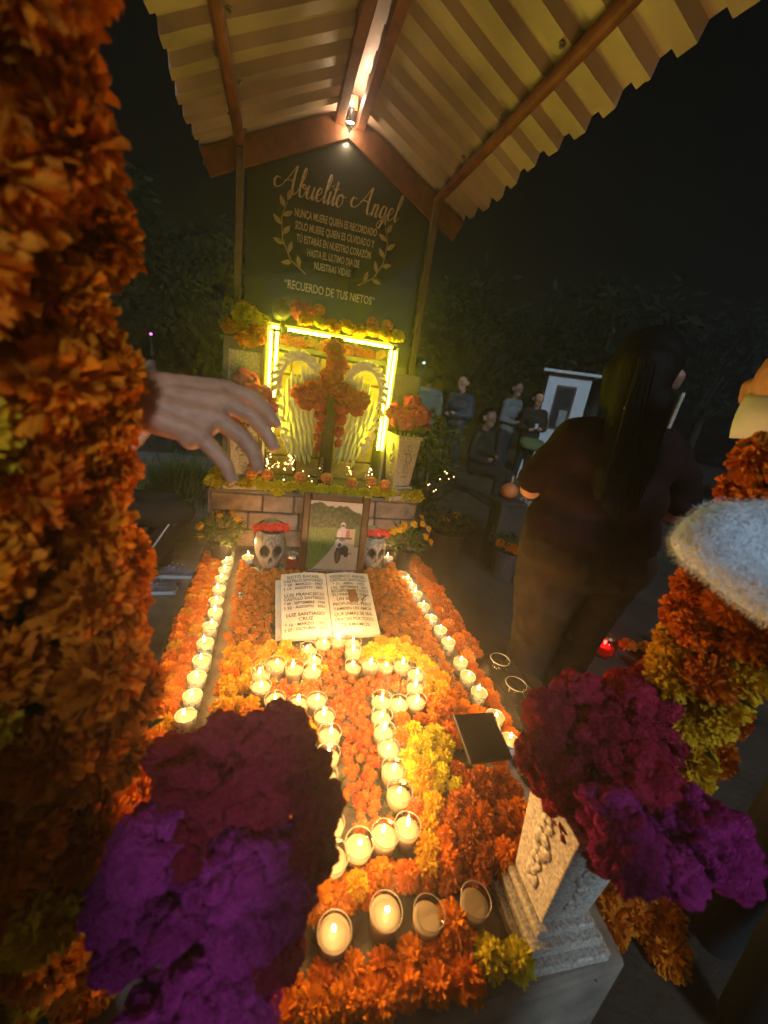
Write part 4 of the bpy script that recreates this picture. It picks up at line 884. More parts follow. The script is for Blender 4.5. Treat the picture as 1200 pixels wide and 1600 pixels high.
# rows along the edges
y = .62; k = 0
while y < 2.0:
    for j in range(2):
        bloom('marigold', FM[random.choice(['or', 'or', 'or', 'yel'])], (-.252 - .048 * j + U(-.008, .008), y + .02 * j + U(-.006, .006), .438 + U(0, .008)), U(.028, .034), .5, None, 'orange or golden marigold head in the double row along the left edge', 'marigold', 'marigolds along the left edge')
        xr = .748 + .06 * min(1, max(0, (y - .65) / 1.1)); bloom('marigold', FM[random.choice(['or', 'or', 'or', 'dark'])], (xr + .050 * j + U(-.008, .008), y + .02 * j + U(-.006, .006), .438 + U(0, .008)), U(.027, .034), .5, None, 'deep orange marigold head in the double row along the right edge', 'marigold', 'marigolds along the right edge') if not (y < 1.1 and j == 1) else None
    y += .052
x = -.22; k = 0
while x < .53:
    c = 'lem' if x > .33 and random.random() < .7 else 'or'
    bloom('marigold', FM[c], (x, .325 + U(-.01, .012), .447), U(.031, .038), .5, None, ('yellow' if c == 'lem' else 'orange') + ' marigold head in the row along the front edge of the slab', 'marigold', ('yellow' if c == 'lem' else 'orange') + ' marigolds along the front edge')
    if -.02 < x < .40: bloom('marigold', FM['or'], (x + .02, .362 + U(-.005, .005), .445), U(.026, .032), .5, None, 'orange marigold head in the row along the front edge of the slab', 'marigold', 'orange marigolds along the front edge')
    x += .054
bloom('marigold', FM['or'], (.375, .385, .452), .040, .3, None, 'single big orange marigold between the two empty glasses', 'marigold')
for x, y in ((.12, .462), (.17, .468), (.225, .475), (.285, .478), (.345, .47), (.40, .462), (.46, .455), (.52, .46), (.57, .48)):
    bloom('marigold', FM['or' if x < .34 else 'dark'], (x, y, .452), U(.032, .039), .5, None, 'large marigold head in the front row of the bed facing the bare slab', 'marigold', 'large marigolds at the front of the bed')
# ------------------------------------------------------------------ marigold columns of the arch
def column(name, cx, cy, label, R_, zs, pick, seed, sag=0.0):
    random.seed(seed); c = empty(name, (cx, cy, .43), 0, label, 'flower column')
    MB().tube([(0, 0, 0), (.004, 0, .7), (0, 0, 1.75)], [R_ * .55, R_ * .5, R_ * .45], 10).build('core', M_leaf, c)
    z = zs[0]; k = 0; pts = []
    while z < zs[1]:
        n = 6
        for i in range(n):
            a = 2 * math.pi * (i + .5 * (k % 2)) / n + U(-.25, .25); r = R_ * U(.82, 1.18); d = Vector((math.cos(a), math.sin(a), U(-.35, .35)))
            bloom('flower_head', FB[pick(z, a)], (math.cos(a) * r, math.sin(a) * r, z + U(-.015, .015)), U(.040, .052) * R_ / .08 if R_ > .08 else U(.040, .052), 0, c, up=d)
            if random.random() < .25: pts.append(((math.cos(a) * R_, math.sin(a) * R_, z + .03), (d.x, d.y, U(-.6, .6))))
        z += .062; k += 1
    if pts: leaf_cloud('leaves', M_leaf, pts, .05, c, aspect=.3)
    return c
def pickL(z, a): return 'yel' if (-.6 * math.cos(a) - .8 * math.sin(a) > .45 and z < .95 and random.random() < .45) else 'or'
def pickR(z, a): return 'yel' if .28 < z < .62 and random.random() < .6 else 'or'
column('marigold_column', -.305, .502, 'thick column of orange marigolds filling the left edge of the view', .102, (.03, 1.75), pickL, 5)
column('marigold_column', .822, .435, 'column of orange and yellow marigolds at the right edge', .056, (.03, 1.02), pickR, 6)
random.seed(21)

# ------------------------------------------------------------------ people
def person(loc, rz, label, group=None): return empty('person', loc, rz, label, 'person', group)
def head_segs(x, y, z, s=1.0, face=(0, -1)):
    fx, fy = face; n = Vector((fx, fy, 0)).normalized()
    P = lambda f, u, side=0: (x + n.x * f * s - n.y * side * s, y + n.y * f * s + n.x * side * s, z + u * s)
    return [(P(-.01, .02), .088 * s, P(.02, .03), .085 * s), (P(.03, -.06), .058 * s, P(.045, -.085), .042 * s), (P(.085, -.005), .014 * s, P(.108, -.028), .016 * s), (P(-.005, -.01, .085), .018 * s, P(-.01, .015, .088), .02 * s), (P(-.005, -.01, -.085), .018 * s, P(-.01, .015, -.088), .02 * s), (P(.09, -.062), .012 * s, P(.085, -.07), .02 * s)]

# the reaching hand and its owner, who stands out of view on the left
ph = person((-.95, .62, 0), 0, 'bare arm and hand reaching in from the left behind the marigold column')
A = lambda *p: Vector(p) - Vector((-.95, .62, 0))
sd = (.0, .75, .66)      # across the palm: far side is up
W0 = Vector((-.190, .605, 1.352)); KN = [Vector((-.072, .648, 1.376)), Vector((-.066, .622, 1.358)), Vector((-.076, .600, 1.337)), Vector((-.098, .583, 1.315))]
TIP = [[(-.038, .652, 1.368), (-.016, .650, 1.352), (-.002, .646, 1.335)], [(-.032, .622, 1.343), (-.012, .618, 1.322), (-.002, .613, 1.305)], [(-.044, .596, 1.316), (-.028, .590, 1.296), (-.022, .586, 1.277)], [(-.076, .575, 1.294), (-.062, .568, 1.279), (-.056, .564, 1.263)]]
segs = [(A(*W0), .030, A(*(W0 + Vector((.03, .004, .0)))), .030, .72, sd)]
for i, k in enumerate(KN):
    segs.append((A(*(W0 + Vector((.015, (1.5 - i) * .010, (1.5 - i) * .010)))), .023, A(*k), .0145))
    pr = k; rs = [.0138, .0128, .0116, .0096] if i < 3 else [.0122, .0112, .0102, .0084]
    for j, t in enumerate(TIP[i]): segs.append((A(*pr), rs[j], A(*t), rs[j + 1])); pr = Vector(t)
for a, b in zip(KN, KN[1:]): segs.append((A(*(a - Vector((.012, 0, .004)))), .0165, A(*(b - Vector((.012, 0, .004)))), .0160))
segs += [(A(*(W0 + Vector((.02, .03, .004)))), .020, A(-.105, .668, 1.352), .0145), (A(-.105, .668, 1.352), .0130, A(-.070, .678, 1.330), .0105), (A(-.070, .678, 1.330), .0105, A(-.048, .676, 1.310), .0085)]
segs += [(A(*W0), .029, A(-.30, .595, 1.372), .036), (A(-.30, .595, 1.372), .037, A(-.46, .585, 1.385), .044)]
hand = body('arm', segs, M_skin, .0024, 5, ph)
nl_ = mat('finger_nail', (.52, .33, .26), .3, .05)
for i in range(4):
    t = Vector(TIP[i][2]); p = Vector(TIP[i][1]); d = (t - p).normalized(); n = Vector(sd).cross(d).normalized(); n = n if n.z > 0 else -n; s2 = d.cross(n); V = []
    for u in (-.3, .5, 1.0):
        for q in (-1, 0, 1): V.append(A(*(t + d * (.008 * u - .002) + s2 * q * .0042 + n * (.0102 - .0018 * q * q - .0010 * max(0, u)))))
    MB().add(V, [(0, 1, 4, 3), (1, 2, 5, 4), (3, 4, 7, 6), (4, 5, 8, 7)]).build('nail', nl_, hand, smooth=True)
body('shirt', [((.48, -.035, 1.386), .050, (.30, -.03, 1.40), .060), ((.30, -.03, 1.40), .060, (.08, .0, 1.40), .075), ((0, .18, 1.38), .075, (0, -.02, 1.40), .08), ((0, .1, 1.36), .13, (0, .1, 1.0), .15)], mat('charcoal_shirt', (.03, .03, .035), .9), .012, 6, ph)
body('trousers', [((0, .1, .95), .15, (0, .1, .90), .15), ((0, .19, .88), .09, (0, .20, .08), .06), ((0, .01, .88), .09, (0, .0, .08), .06)], mat('dark_jeans', (.02, .025, .04), .9), .014, 6, ph)
body('head', [(tuple(q + o for q, o in zip(a[0], (0, 0, 0))), a[1], a[2], a[3]) for a in head_segs(0, .1, 1.64, 1.1, (1, 0))] + [((0, .1, 1.46), .055, (0, .1, 1.56), .055)], M_skind, .009, 4, ph)
body('hair', [((-.02, .1, 1.69), .095, (-.01, .1, 1.70), .095)], M_hair, .01, 3, ph)

# whoever takes the picture: stands behind the camera and shades the bed from the floodlight
pc = person((.27, -.45, 0), 0, 'person in dark clothes standing at the foot of the grave taking the picture')
body('coat', [((-.13, 0, 1.0), .15, (.13, 0, 1.0), .15, .7), ((-.14, 0, 1.2), .14, (.14, 0, 1.2), .14, .7), ((-.13, 0, 1.36), .085, (.13, 0, 1.36), .085), ((-.15, .02, 1.34), .065, (-.17, .10, 1.10), .055), ((-.17, .10, 1.12), .052, (-.20, .25, 1.28), .042), ((.15, .02, 1.34), .065, (.17, .08, 1.10), .055), ((.17, .08, 1.12), .052, (.0, .22, 1.2), .042)], mat('dark_coat', (.02, .02, .022), .9), .014, 5, pc)
body('trousers', [((-.1, 0, .92), .13, (.1, 0, .92), .13), ((-.11, 0, .88), .1, (-.12, 0, .08), .06), ((.11, 0, .88), .1, (.12, 0, .08), .06)], MATS['dark_jeans'], .014, 5, pc)
body('hands', [((-.20, .25, 1.28), .034, (-.22, .32, 1.34), .03), ((.0, .22, 1.2), .034, (-.06, .26, 1.22), .03)], M_skind, .01, 4, pc)
body('head', head_segs(0, .02, 1.56, 1.1, (0, 1)) + [((0, 0, 1.38), .055, (0, .01, 1.5), .055)], M_skind, .009, 4, pc); body('hair', [((0, -.01, 1.61), .1, (0, -.02, 1.58), .1)], M_hair, .01, 3, pc)

far_ = [('jacket', [((-.08, 0, 1.05), .15, (.08, 0, 1.05), .15), ((-.08, 0, 1.3), .14, (.08, 0, 1.3), .14), ((-.2, 0, 1.48), .08, (.2, 0, 1.48), .08), ((-.23, 0, 1.46), .07, (-.27, .02, 1.15), .055), ((.23, 0, 1.46), .07, (.27, .02, 1.15), .055)], 'dark_coat'), ('trousers', [((-.1, 0, .95), .13, (.1, 0, .95), .13), ((-.11, 0, .9), .1, (-.12, 0, .08), .06), ((.11, 0, .9), .1, (.12, 0, .08), .06)], 'dark_jeans')]
pz = person((-.50, -.62, 0), 0, 'tall onlooker in dark clothes behind the left flower column')  # added out of view to keep the floodlight off the left flower column
pz.scale = (1.06, 1, 1.06)
for n_, sg_, m_n in far_: body(n_, sg_, MATS[m_n], .014, 5, pz)
body('head', head_segs(0, .02, 1.70, 1.1, (0, 1)) + [((0, 0, 1.5), .055, (0, .01, 1.62), .055)], M_skind, .009, 4, pz); body('hair', [((0, -.01, 1.75), .1, (0, -.02, 1.72), .1)], M_hair, .01, 3, pz)

# woman standing to the right, back turned
pw_ = person((1.20, 1.16, 0), 0, 'long-haired person in dark maroon shirt and jeans, back turned, right of the grave')
M_shirt = mat('dark_maroon_cotton', (.016, .0055, .0055), .95, .3, 12, .25, 20, spec=.15); M_jean = mat('dark_denim', (.034, .024, .017), .95, .35, 14, .2, 30, spec=.15)
body('trousers', [((-.13, 0, .92), .155, (.13, 0, .92), .155, .85), ((-.12, .0, .86), .15, (-.11, .0, .48), .092), ((-.11, .0, .48), .092, (-.10, .02, .08), .062), ((.12, .0, .86), .15, (.12, .02, .48), .092), ((.12, .02, .48), .092, (.13, .03, .08), .062), ((-.14, -.06, .88), .11, (.14, -.06, .88), .11)], M_jean, .012, 5, pw_, .006, 9)
for x in (-.10, .13): body('shoe', [((x, .04, .045), .042, (x + .02, .16, .038), .036)], M_black, .01, 3, pw_)
body('shirt', [((-.11, 0, 1.0), .165, (.11, 0, 1.0), .165, .85), ((-.10, 0, 1.15), .15, (.10, 0, 1.15), .15, .85), ((-.11, 0, 1.27), .125, (.11, 0, 1.27), .125), ((-.17, 0, 1.335), .072, (.17, 0, 1.335), .072), ((-.19, 0, 1.33), .07, (-.280, .05, 1.17), .062), ((.19, 0, 1.33), .072, (.33, .0, 1.24), .066), ((.33, 0, 1.24), .066, (.42, .02, 1.13), .060), ((0, 0, 1.36), .06, (0, 0, 1.42), .055)], M_shirt, .011, 5, pw_, .007, 8)
body('arm', [((-.275, .04, 1.20), .046, (-.262, .08, 1.12), .042), ((-.262, .08, 1.12), .041, (-.05, .30, 1.12), .030), ((-.05, .30, 1.12), .030, (.0, .35, 1.14), .028)], M_skin, .008, 4, pw_)
body('arm', [((.40, .02, 1.14), .045, (.44, .06, 1.06), .043), ((.44, .06, 1.06), .042, (.24, .22, 1.09), .030), ((.24, .22, 1.09), .030, (.16, .27, 1.12), .026)], mat('skin_ruddy', (.34, .10, .07), .5, .1), .008, 4, pw_)
body('head', head_segs(.0, 0, 1.555, 1.12, (.85, .5)) + [((0, 0, 1.38), .052, (0, 0, 1.50), .052)], M_skind, .008, 4, pw_)
hs = [((-.015, -.012, 1.595), .106, (.0, 0, 1.62), .106), ((-.065, .03, 1.57), .062, (-.075, .01, 1.47), .05), ((-.04, -.04, 1.58), .090, (-.055, -.055, 1.46), .080), ((-.08, -.07, 1.48), .062, (-.13, -.10, 1.25), .055), ((-.02, -.08, 1.48), .065, (-.05, -.125, 1.25), .058), ((-.13, -.10, 1.25), .053, (-.14, -.12, 1.17), .03), ((-.05, -.125, 1.25), .055, (-.075, -.135, 1.12), .03), ((-.09, -.11, 1.3), .06, (-.105, -.13, 1.14), .03)]
hr = body('hair', hs, M_hair, .009, 4, pw_); b_ = MB()
for k in range(150):
    t = random.random(); p0 = Vector((-.02 - .13 * t + U(-.02, .02), -.10 - .02 * t, 1.52 + U(-.06, .08))); p1 = Vector((-.04 - .15 * t + U(-.02, .02), -.175 + U(-.012, .004), 1.25)); p2 = Vector((-.06 - .13 * t + U(-.02, .02), -.180 + U(-.015, .01), U(1.12, 1.22))); b_.tube([p0, p1, p2], [.004, .0045, .001], 4)
b_.build('strands', M_hair, hr)
ME_ = MB().box((0, 0, 0), (.01, .006, .022)).build('hair_clip', M_white, pw_, (-.135, -.105, 1.455), (0, .4, 0), bevel=.002)
bx_ = empty('paper_plate', (1.44, 1.34, 1.06), .3, 'white paper edge held by the long-haired person in dark maroon', 'plate'); MB().lathe([(0, 0), (.06, .002), (.085, .014), (.083, .016), (.06, .005), (0, .003)], 20).build('plate', M_white, bx_, rot=(.1, .1, 0))

# person at the right edge: pale jumper sleeve and masked face
pb = person((1.20, .40, 0), 0, 'person at the right edge in a fuzzy pale jumper with a white face mask')
Bp = lambda *p: Vector(p) - Vector((1.20, .40, 0))
M_jump = mat('fuzzy_pale_knit', (.74, .80, .86), .95, .10, 60, .5, 190, sheen=.3)
jm = body('jumper', [(Bp(1.12, .20, 1.36), .085, Bp(.83, .30, 1.325), .070), (Bp(.83, .30, 1.325), .068, Bp(.650, .395, 1.265), .056), (Bp(.650, .395, 1.265), .055, Bp(.83, .235, 1.175), .058), (Bp(.83, .235, 1.175), .056, Bp(1.0, .16, 1.10), .045), (Bp(1.12, .26, 1.36), .075, Bp(1.25, .52, 1.36), .075), (Bp(1.20, .40, 1.30), .14, Bp(1.20, .40, 1.02), .15)], M_jump, .008, 5, pb, .006, 9)
fz = MB(); vv = jm.data.vertices
for v in vv:
    if v.co.x < -.28:
        for q in range(5):
            p = v.co + Vector((U(-.006, .006), U(-.006, .006), U(-.006, .006))); d = (v.normal + Vector((U(-1, 1), U(-1, 1), U(-1, 1))) * .9).normalized(); x = d.orthogonal().normalized() * .0006; e = p + d * U(.004, .009) + Vector((0, 0, -.003)); fz.add([p - x, p + x, e], [(0, 1, 2)])
fz.build('wool_fuzz', M_jump, jm)
body('hand', [(Bp(1.0, .16, 1.10), .03, Bp(1.06, .13, 1.09), .026)] + [(Bp(1.05, .13 + .018 * (k - 1.5), 1.09), .010, Bp(1.12, .12 + .02 * (k - 1.5), 1.075), .007) for k in range(4)], M_skin, .004, 4, pb)
body('trousers', [(Bp(1.22, .3, 1.0), .15, Bp(1.22, .3, .92), .15), (Bp(1.16, .24, .9), .095, Bp(1.16, .22, .08), .06), (Bp(1.28, .36, .9), .095, Bp(1.28, .38, .08), .06)], mat('grey_trousers', (.014, .014, .015), .9), .014, 5, pb)
HC = Vector((1.115, .645, 1.515))
body('head', head_segs(*(HC - Vector((1.20, .40, 0))), 1.1, (-.9, -.35)) + [(Bp(1.12, .50, 1.38), .055, tuple(HC - Vector((1.17, .39, .05))), .055), (Bp(1.2, .40, 1.34), .06, Bp(1.12, .50, 1.38), .058)], M_skin, .007, 4, pb)
fn = Vector((-.93, -.36, 0)).normalized(); fs_ = Vector((-fn.y, fn.x, 0)); hc = HC - Vector((1.20, .40, 0)); V = []; F = []
for j in range(7):
    for i in range(9):
        u = (i - 4) / 4; v = (j - 3) / 3; bulge = .125 - .055 * u * u - .028 * v * v + .02 * max(0, 1 - abs(u) * 2.5) * (1 - abs(v))
        V.append(hc + fn * bulge + fs_ * u * .088 + Vector((0, 0, -.045 + v * .052 - .008 * abs(u))))
for j in range(6):
    for i in range(8): a = j * 9 + i; F.append((a, a + 1, a + 10, a + 9))
mk = MB().add(V, F).build('face_mask', mat('white_mask', (.70, .72, .73), .85, .05), pb, smooth=True); s_ = mk.modifiers.new('t', 'SOLIDIFY'); s_.thickness = .003
body('hair', [(hc + Vector((.03, .01, .07)), .10, hc + Vector((.04, .02, .03)), .102)], M_hair, .01, 3, pb)

# seated person on the left
ps = person((-1.0, 2.42, 0), 0, 'seated person in black trousers, red top and sneakers left of the headstone')
S = lambda *p: Vector(p) - Vector((-1.0, 2.42, 0))
M_blk = mat('black_trousers', (.012, .010, .009), .85, .2)
body('trousers', [(S(-1.06, 2.34, .50), .125, S(-1.06, 2.52, .50), .125), (S(-1.04, 2.33, .51), .095, S(-.50, 2.36, .54), .072), (S(-.50, 2.36, .54), .068, S(-.74, 2.36, .14), .05), (S(-1.04, 2.52, .51), .095, S(-.62, 2.56, .53), .07), (S(-.62, 2.56, .53), .066, S(-.66, 2.56, .12), .048)], M_blk, .011, 5, ps, .004, 9)
MB().tube([S(-.545, 2.302, .50), S(-.63, 2.300, .36), S(-.715, 2.306, .22)], .006, 5).build('trouser_stripe', M_white, ps)
body('top', [(S(-1.07, 2.34, .62), .13, S(-1.07, 2.5, .62), .13), (S(-1.07, 2.43, .6), .15, S(-1.05, 2.43, 1.0), .14), (S(-1.05, 2.27, 1.02), .07, S(-1.05, 2.59, 1.02), .07), (S(-1.03, 2.26, 1.02), .062, S(-.92, 2.22, .80), .055)], mat('red_cotton', (.36, .04, .03), .85, .15), .011, 5, ps)
body('arm', [(S(-.92, 2.22, .80), .042, S(-.89, 2.22, .76), .04), (S(-.89, 2.22, .76), .04, S(-.70, 2.36, .94), .03), (S(-.70, 2.36, .94), .028, S(-.66, 2.38, 1.0), .026), (S(-.66, 2.38, 1.0), .011, S(-.62, 2.39, 1.05), .009), (S(-.68, 2.36, 1.0), .011, S(-.65, 2.36, 1.05), .009)], M_skin, .007, 4, ps)
body('head', head_segs(-.03, .01, 1.24, 1.05, (1, -.1)) + [((-.05, .01, 1.05), .05, (-.03, .01, 1.18), .05)], M_skind, .008, 4, ps); body('hair', [((-.05, .01, 1.29), .095, (-.06, .01, 1.27), .095)], M_hair, .01, 3, ps)
for x, y in ((-.72, 2.36), (-.64, 2.56)):
    sn_ = body('sneaker', [(S(x - .05, y, .075), .046, S(x + .04, y, .06), .042), (S(x + .04, y, .055), .04, S(x + .15, y, .045), .034)], mat('grey_sneaker', (.16, .15, .18), .7, .4, 40), .007, 4, ps)
    MB().box(S(x + .05, y, .021), (.27, .085, .022)).build('sole', M_white, sn_, bevel=.008)
    for k in range(3): MB().bar(S(x + .02 + .03 * k, y - .03, .098 - .008 * k), S(x + .03 + .03 * k, y + .03, .098 - .008 * k), .008, .004).build('lace', M_white, sn_)
pp = empty('paper_plate', (-.665, 2.37, 1.055), 0, 'pale paper plate held by the seated person on the left', 'plate'); MB().lathe([(0, 0), (.06, 0), (.085, .016), (.083, .018), (.06, .004), (0, .004)], 20).build('plate', mat('cream_paper', (.80, .66, .48), .8, .05), pp, rot=(.12, .1, 0))
ch = empty('stool', (-1.07, 2.43, 0), 0, 'dark plastic stool under the seated person on the left', 'stool')
MB().box((0, 0, .365), (.36, .36, .03)).build('seat', M_black, ch, bevel=.01)
for sx in (-1, 1):
    for sy in (-1, 1): MB().bar((sx * .15, sy * .15, .35), (sx * .18, sy * .18, 0.012), .035).build('leg', M_black, ch)

# people farther off
def far_person(loc, rz, label, top, bottom, hairc, pose='stand', skin=M_skind, bag=None, s=1.0):
    p = person(loc, rz, label, 'people in the background'); p.scale = (s,) * 3
    hz = 1.58 if pose == 'stand' else 1.15; dz = hz - 1.58
    if pose == 'stand': body('trousers', [((-.08, 0, .9), .11, (.08, 0, .9), .11), ((-.09, 0, .86), .09, (-.10, 0, .08), .055), ((.09, 0, .86), .09, (.11, .02, .08), .055)], bottom, .018, 4, p)
    else: body('trousers', [((-.09, 0, .48), .11, (.09, 0, .48), .11), ((-.10, 0, .48), .085, (-.11, -.42, .48), .07), ((-.11, -.42, .48), .065, (-.11, -.40, .06), .05), ((.10, 0, .48), .085, (.11, -.42, .48), .07), ((.11, -.42, .48), .065, (.11, -.40, .06), .05)], bottom, .018, 4, p)
    body('jacket', [((-.06, 0, .95 + dz), .13, (.06, 0, .95 + dz), .13), ((-.07, 0, 1.2 + dz), .13, (.07, 0, 1.2 + dz), .13), ((-.16, 0, 1.36 + dz), .07, (.16, 0, 1.36 + dz), .07), ((-.19, 0, 1.34 + dz), .06, (-.24, .0, 1.08 + dz), .05), ((-.24, 0, 1.08 + dz), .05, (-.12, -.18, 1.05 + dz), .042), ((.19, 0, 1.34 + dz), .06, (.25, 0, 1.08 + dz), .05), ((.25, 0, 1.08 + dz), .05, (.10, -.2, 1.08 + dz), .042)], top, .016, 4, p, .006, 8)
    body('hand', [((-.12, -.18, 1.05 + dz), .034, (-.06, -.22, 1.07 + dz), .028), ((.10, -.2, 1.08 + dz), .034, (.04, -.23, 1.10 + dz), .028)], skin, .012, 3, p)
    body('head', head_segs(0, 0, hz, 1.05) + [((0, 0, 1.38 + dz), .05, (0, 0, 1.5 + dz), .05)], skin, .010, 3, p)
    body('hair', [((0, .018, hz + .055), .098, (0, .04, hz), .094)], hairc, .014, 3, p)
    return p
M_gj = mat('grey_jacket', (.17, .18, .17), .85, .1); M_nv = mat('navy', (.012, .018, .035), .8, .2); M_bl = mat('pale_blue_top', (.02, .035, .09), .8, .2); M_dk = mat('dark_cloth', (.015, .013, .013), .9, .2)
far_person((3.95, 6.3, 0), math.radians(25), 'person in a pale grey jacket standing left of the white niche tomb', M_gj, M_nv, M_hair, s=1.02)
fp = far_person((4.25, 6.05, 0), math.radians(-10), 'person in black holding a cup with a green bag beside the grey-jacketed person', M_dk, M_dk, M_hair, skin=M_skin, s=.95)
body('bag', [((-.10, -.16, .82), .13, (.14, -.16, .80), .14, .6)], mat('olive_bag', (.12, .14, .05), .8, .2), .016, 4, fp)
MB().lathe([(0, 0), (.03, 0), (.036, .09), (0, .09)], 14).build('cup', M_white, fp, (-.03, -.24, 1.09))
far_person((3.0, 6.4, 0), math.radians(-60), 'person in blue and dark clothes lit from the front in the background', M_bl, M_nv, M_hair, skin=M_skin)
far_person((2.15, 5.8, 0), math.radians(170), 'person seen from behind in a grey shirt beyond the red cockscombs', mat('grey_shirt', (.09, .115, .12), .85, .1), M_dk, M_hair)
far_person((2.75, 4.9, 0), math.radians(30), 'dark seated figure between the tinsel and the grey-jacketed person', M_dk, M_dk, M_hair, 'sit')
far_person((-1.78, 6.6, 0), math.radians(60), 'person in dark blue behind the hand on the left', M_nv, M_nv, M_hair, 'sit')
# ------------------------------------------------------------------ white niche tomb and other graves
nt_ = empty('niche_tomb', (5.15, 6.6, 0), math.radians(-30), 'white stepped niche tomb with a small dark window and flat roof', 'tomb')
nt_.scale = (.85, .85, 1)
MB().box((0, 0, 1.25), (.86, .7, 1.45), taper=1).build('wall', M_white, nt_, bevel=.01)
for k, (w, h) in enumerate(((1.35, .2), (1.17, .2), (1.0, .2))): MB().box((0, -.06, .1 + .2 * k - .0), (w, .7 + (w - .86), .199)).build('step', M_white, nt_, bevel=.01)
MB().box((0, 0, 2.03), (1.15, .95, .05)).build('roof_slab', M_white, nt_, bevel=.01); MB().box((0, 0, 1.99), (.92, .76, .06)).build('cornice', mat('terracotta', (.30, .11, .07), .8), nt_)
wf_ = MB().box((-.02, -.353, 1.42), (.40, .02, .78)).build('window_frame', mat('brown_frame', (.14, .07, .05), .6), nt_, bevel=.006)
MB().box((-.02, -.365, 1.42), (.32, .006, .70)).build('pane', mat('dark_pane', (.02, .022, .025), .1, .2, spec=.8), wf_)
MB().box((.03, -.372, 1.24), (.16, .006, .30)).build('paper', mat('grey_paper', (.30, .31, .31), .8), wf_)
def low_grave(loc, rz, size, label, cross=True, m=None):
    g = empty('background_grave', loc, rz, label, 'grave', 'graves in the background'); w, l, h = size; m = m or M_conc
    MB().box((0, 0, h / 2), (w, l, h)).build('slab', m, g, bevel=.015); MB().box((0, l / 2 - .1, h + .3), (w * .8, .14, .6)).build('headstone', m, g, bevel=.02)
    if cross: MB().box((0, l / 2 - .1, h + .85), (.06, .05, .5)).box((0, l / 2 - .1, h + .93), (.3, .049, .06)).build('cross', M_white, g)
low_grave((6.4, 4.9, 0), -.2, (1, 1.9, .35), 'low cement grave behind the long-haired person', m=M_slab)
low_grave((1.6, 8.6, 0), .1, (.9, 1.8, .3), 'far grave with white cross behind the canopy post'); low_grave((-3.2, 9.0, 0), .2, (.9, 1.8, .3), 'far grave with cross on the left beyond the hand'); low_grave((8.4, 7.5, 0), -.4, (1.1, 2, .4), 'far grave at the right behind the long-haired person')
# engraved plaque
pl = empty('dark_plaque', (2.20, 2.86, 0), math.radians(-12), 'dark upright plaque with pale engraved writing behind the long-haired person', 'plaque')
MB().box((0, 0, .50), (.42, .03, .60)).build('panel', mat('dark_brown_stone', (.06, .04, .03), .4, .2), pl, bevel=.006); MB().box((0, 0, .10), (.5, .2, .2)).build('foot', M_conc, pl, bevel=.01)
M_pale = mat('pale_engraving', (.55, .42, .28), .6, .1)
for s, z, k in (('Tomas M', .715, .060), ('RECUERDO', .665, .036), ('De J', .575, .095)): link('lettering', text_mesh(s, k, M_pale, 1, .0005), pl, (-.03, -.017, z), (math.pi / 2, 0, 0))
MB().bar((-.225, -.02, .2), (-.225, -.02, .82), .02, .02, (0, 1, 0)).build('edge_strip', mat('pale_edge', (.35, .24, .15), .7), pl)
# pumpkin and pots beyond
Vp2 = Vp.copy(); o = link('pumpkin', nmesh('pumpkin', Vp2, Fp, M_pump), None, (1.93, 2.82, .70), (0, 0, 0), .075); tag(o, 'dull orange pumpkin on a dark post left of the engraved plaque', 'pumpkin')
b_ = empty('pumpkin_post', (1.93, 2.82, 0), 0, 'dark stone post carrying the dull orange pumpkin', 'post'); MB().box((0, 0, .30), (.18, .18, .6)).build('shaft', mat('dark_stone', (.04, .035, .03), .8), b_, bevel=.01); MB().box((0, 0, .615), (.24, .24, .03)).build('cap', mat('dark_stone', (.04, .035, .03), .8), b_, bevel=.005)
def dark_pot(loc, h, r, label, blooms, mset, leafn=160):
    p = empty('flower_bucket', loc, 0, label, 'flower pot'); MB().lathe([(0, 0), (r * .75, 0), (r, h), (r * 1.05, h), (r * .98, h - .01), (r * .9, h * .9), (0, h * .9)], 20).build('bucket', mat('dark_bucket', (.07, .05, .04), .7, .2), p, smooth=False)
    leaf_cloud('foliage', M_leaf, [((U(-r, r), U(-r, r), h + U(0, .12)), (U(-1, 1), U(-1, 1), U(-.2, 1))) for _ in range(leafn)], .06, p)
    for x, y, z, rr in blooms: bloom('flower_head', mset, (x, y, h + z), rr, .6, p)
dark_pot((1.90, 2.60, 0), .26, .12, 'dark bucket of orange marigolds left of the long-haired person', [(-.04, -.10, .05, .055), (.02, -.12, .03, .05), (.11, -.08, .03, .05), (.12, -.14, -.17, .055), (-.10, -.02, .06, .04)], FM['or'])
dark_pot((1.30, 2.55, 0), .42, .13, 'dark bucket with a wrapped bouquet right of the headstone', [(-.03, 0, .10, .03), (.06, .02, .12, .03)], FM['yel'], 220)
# tinsel bush
tb = empty('tinsel_bush', (1.08, 2.62, 0), 0, 'dark shrub hung with sparkling tinsel right of the ledge vase', 'shrub')
pts = [((U(-.17, .17), U(-.14, .14), U(.45, 1.22)), (U(-1, 1), U(-1, 1), U(-.5, 1))) for _ in range(520)]; leaf_cloud('foliage', M_leaf, pts, .07, tb)
MB().tube([(0, 0, 0), (.02, 0, .5), (0, .02, 1.1)], [.02, .014, .006], 6).build('stem', M_wire, tb)
M_tin = mat('tinsel', (.85, .75, .55), .12, .05, metal=1)
for k in range(3):
    b = MB()
    for q in range(70):
        t = q / 70; a = t * 7 + k * 2; p = Vector((.15 * math.cos(a) - .02, .12 * math.sin(a) - .06, .55 + t * .6)); d = Vector((U(-1, 1), U(-1, 1), U(-1, 1))).normalized(); n = d.orthogonal().normalized()
        b.add([p, p + d * .018 + n * .004, p + d * .018 - n * .004], [(0, 1, 2)])
    b.build('tinsel_garland', M_tin, tb)
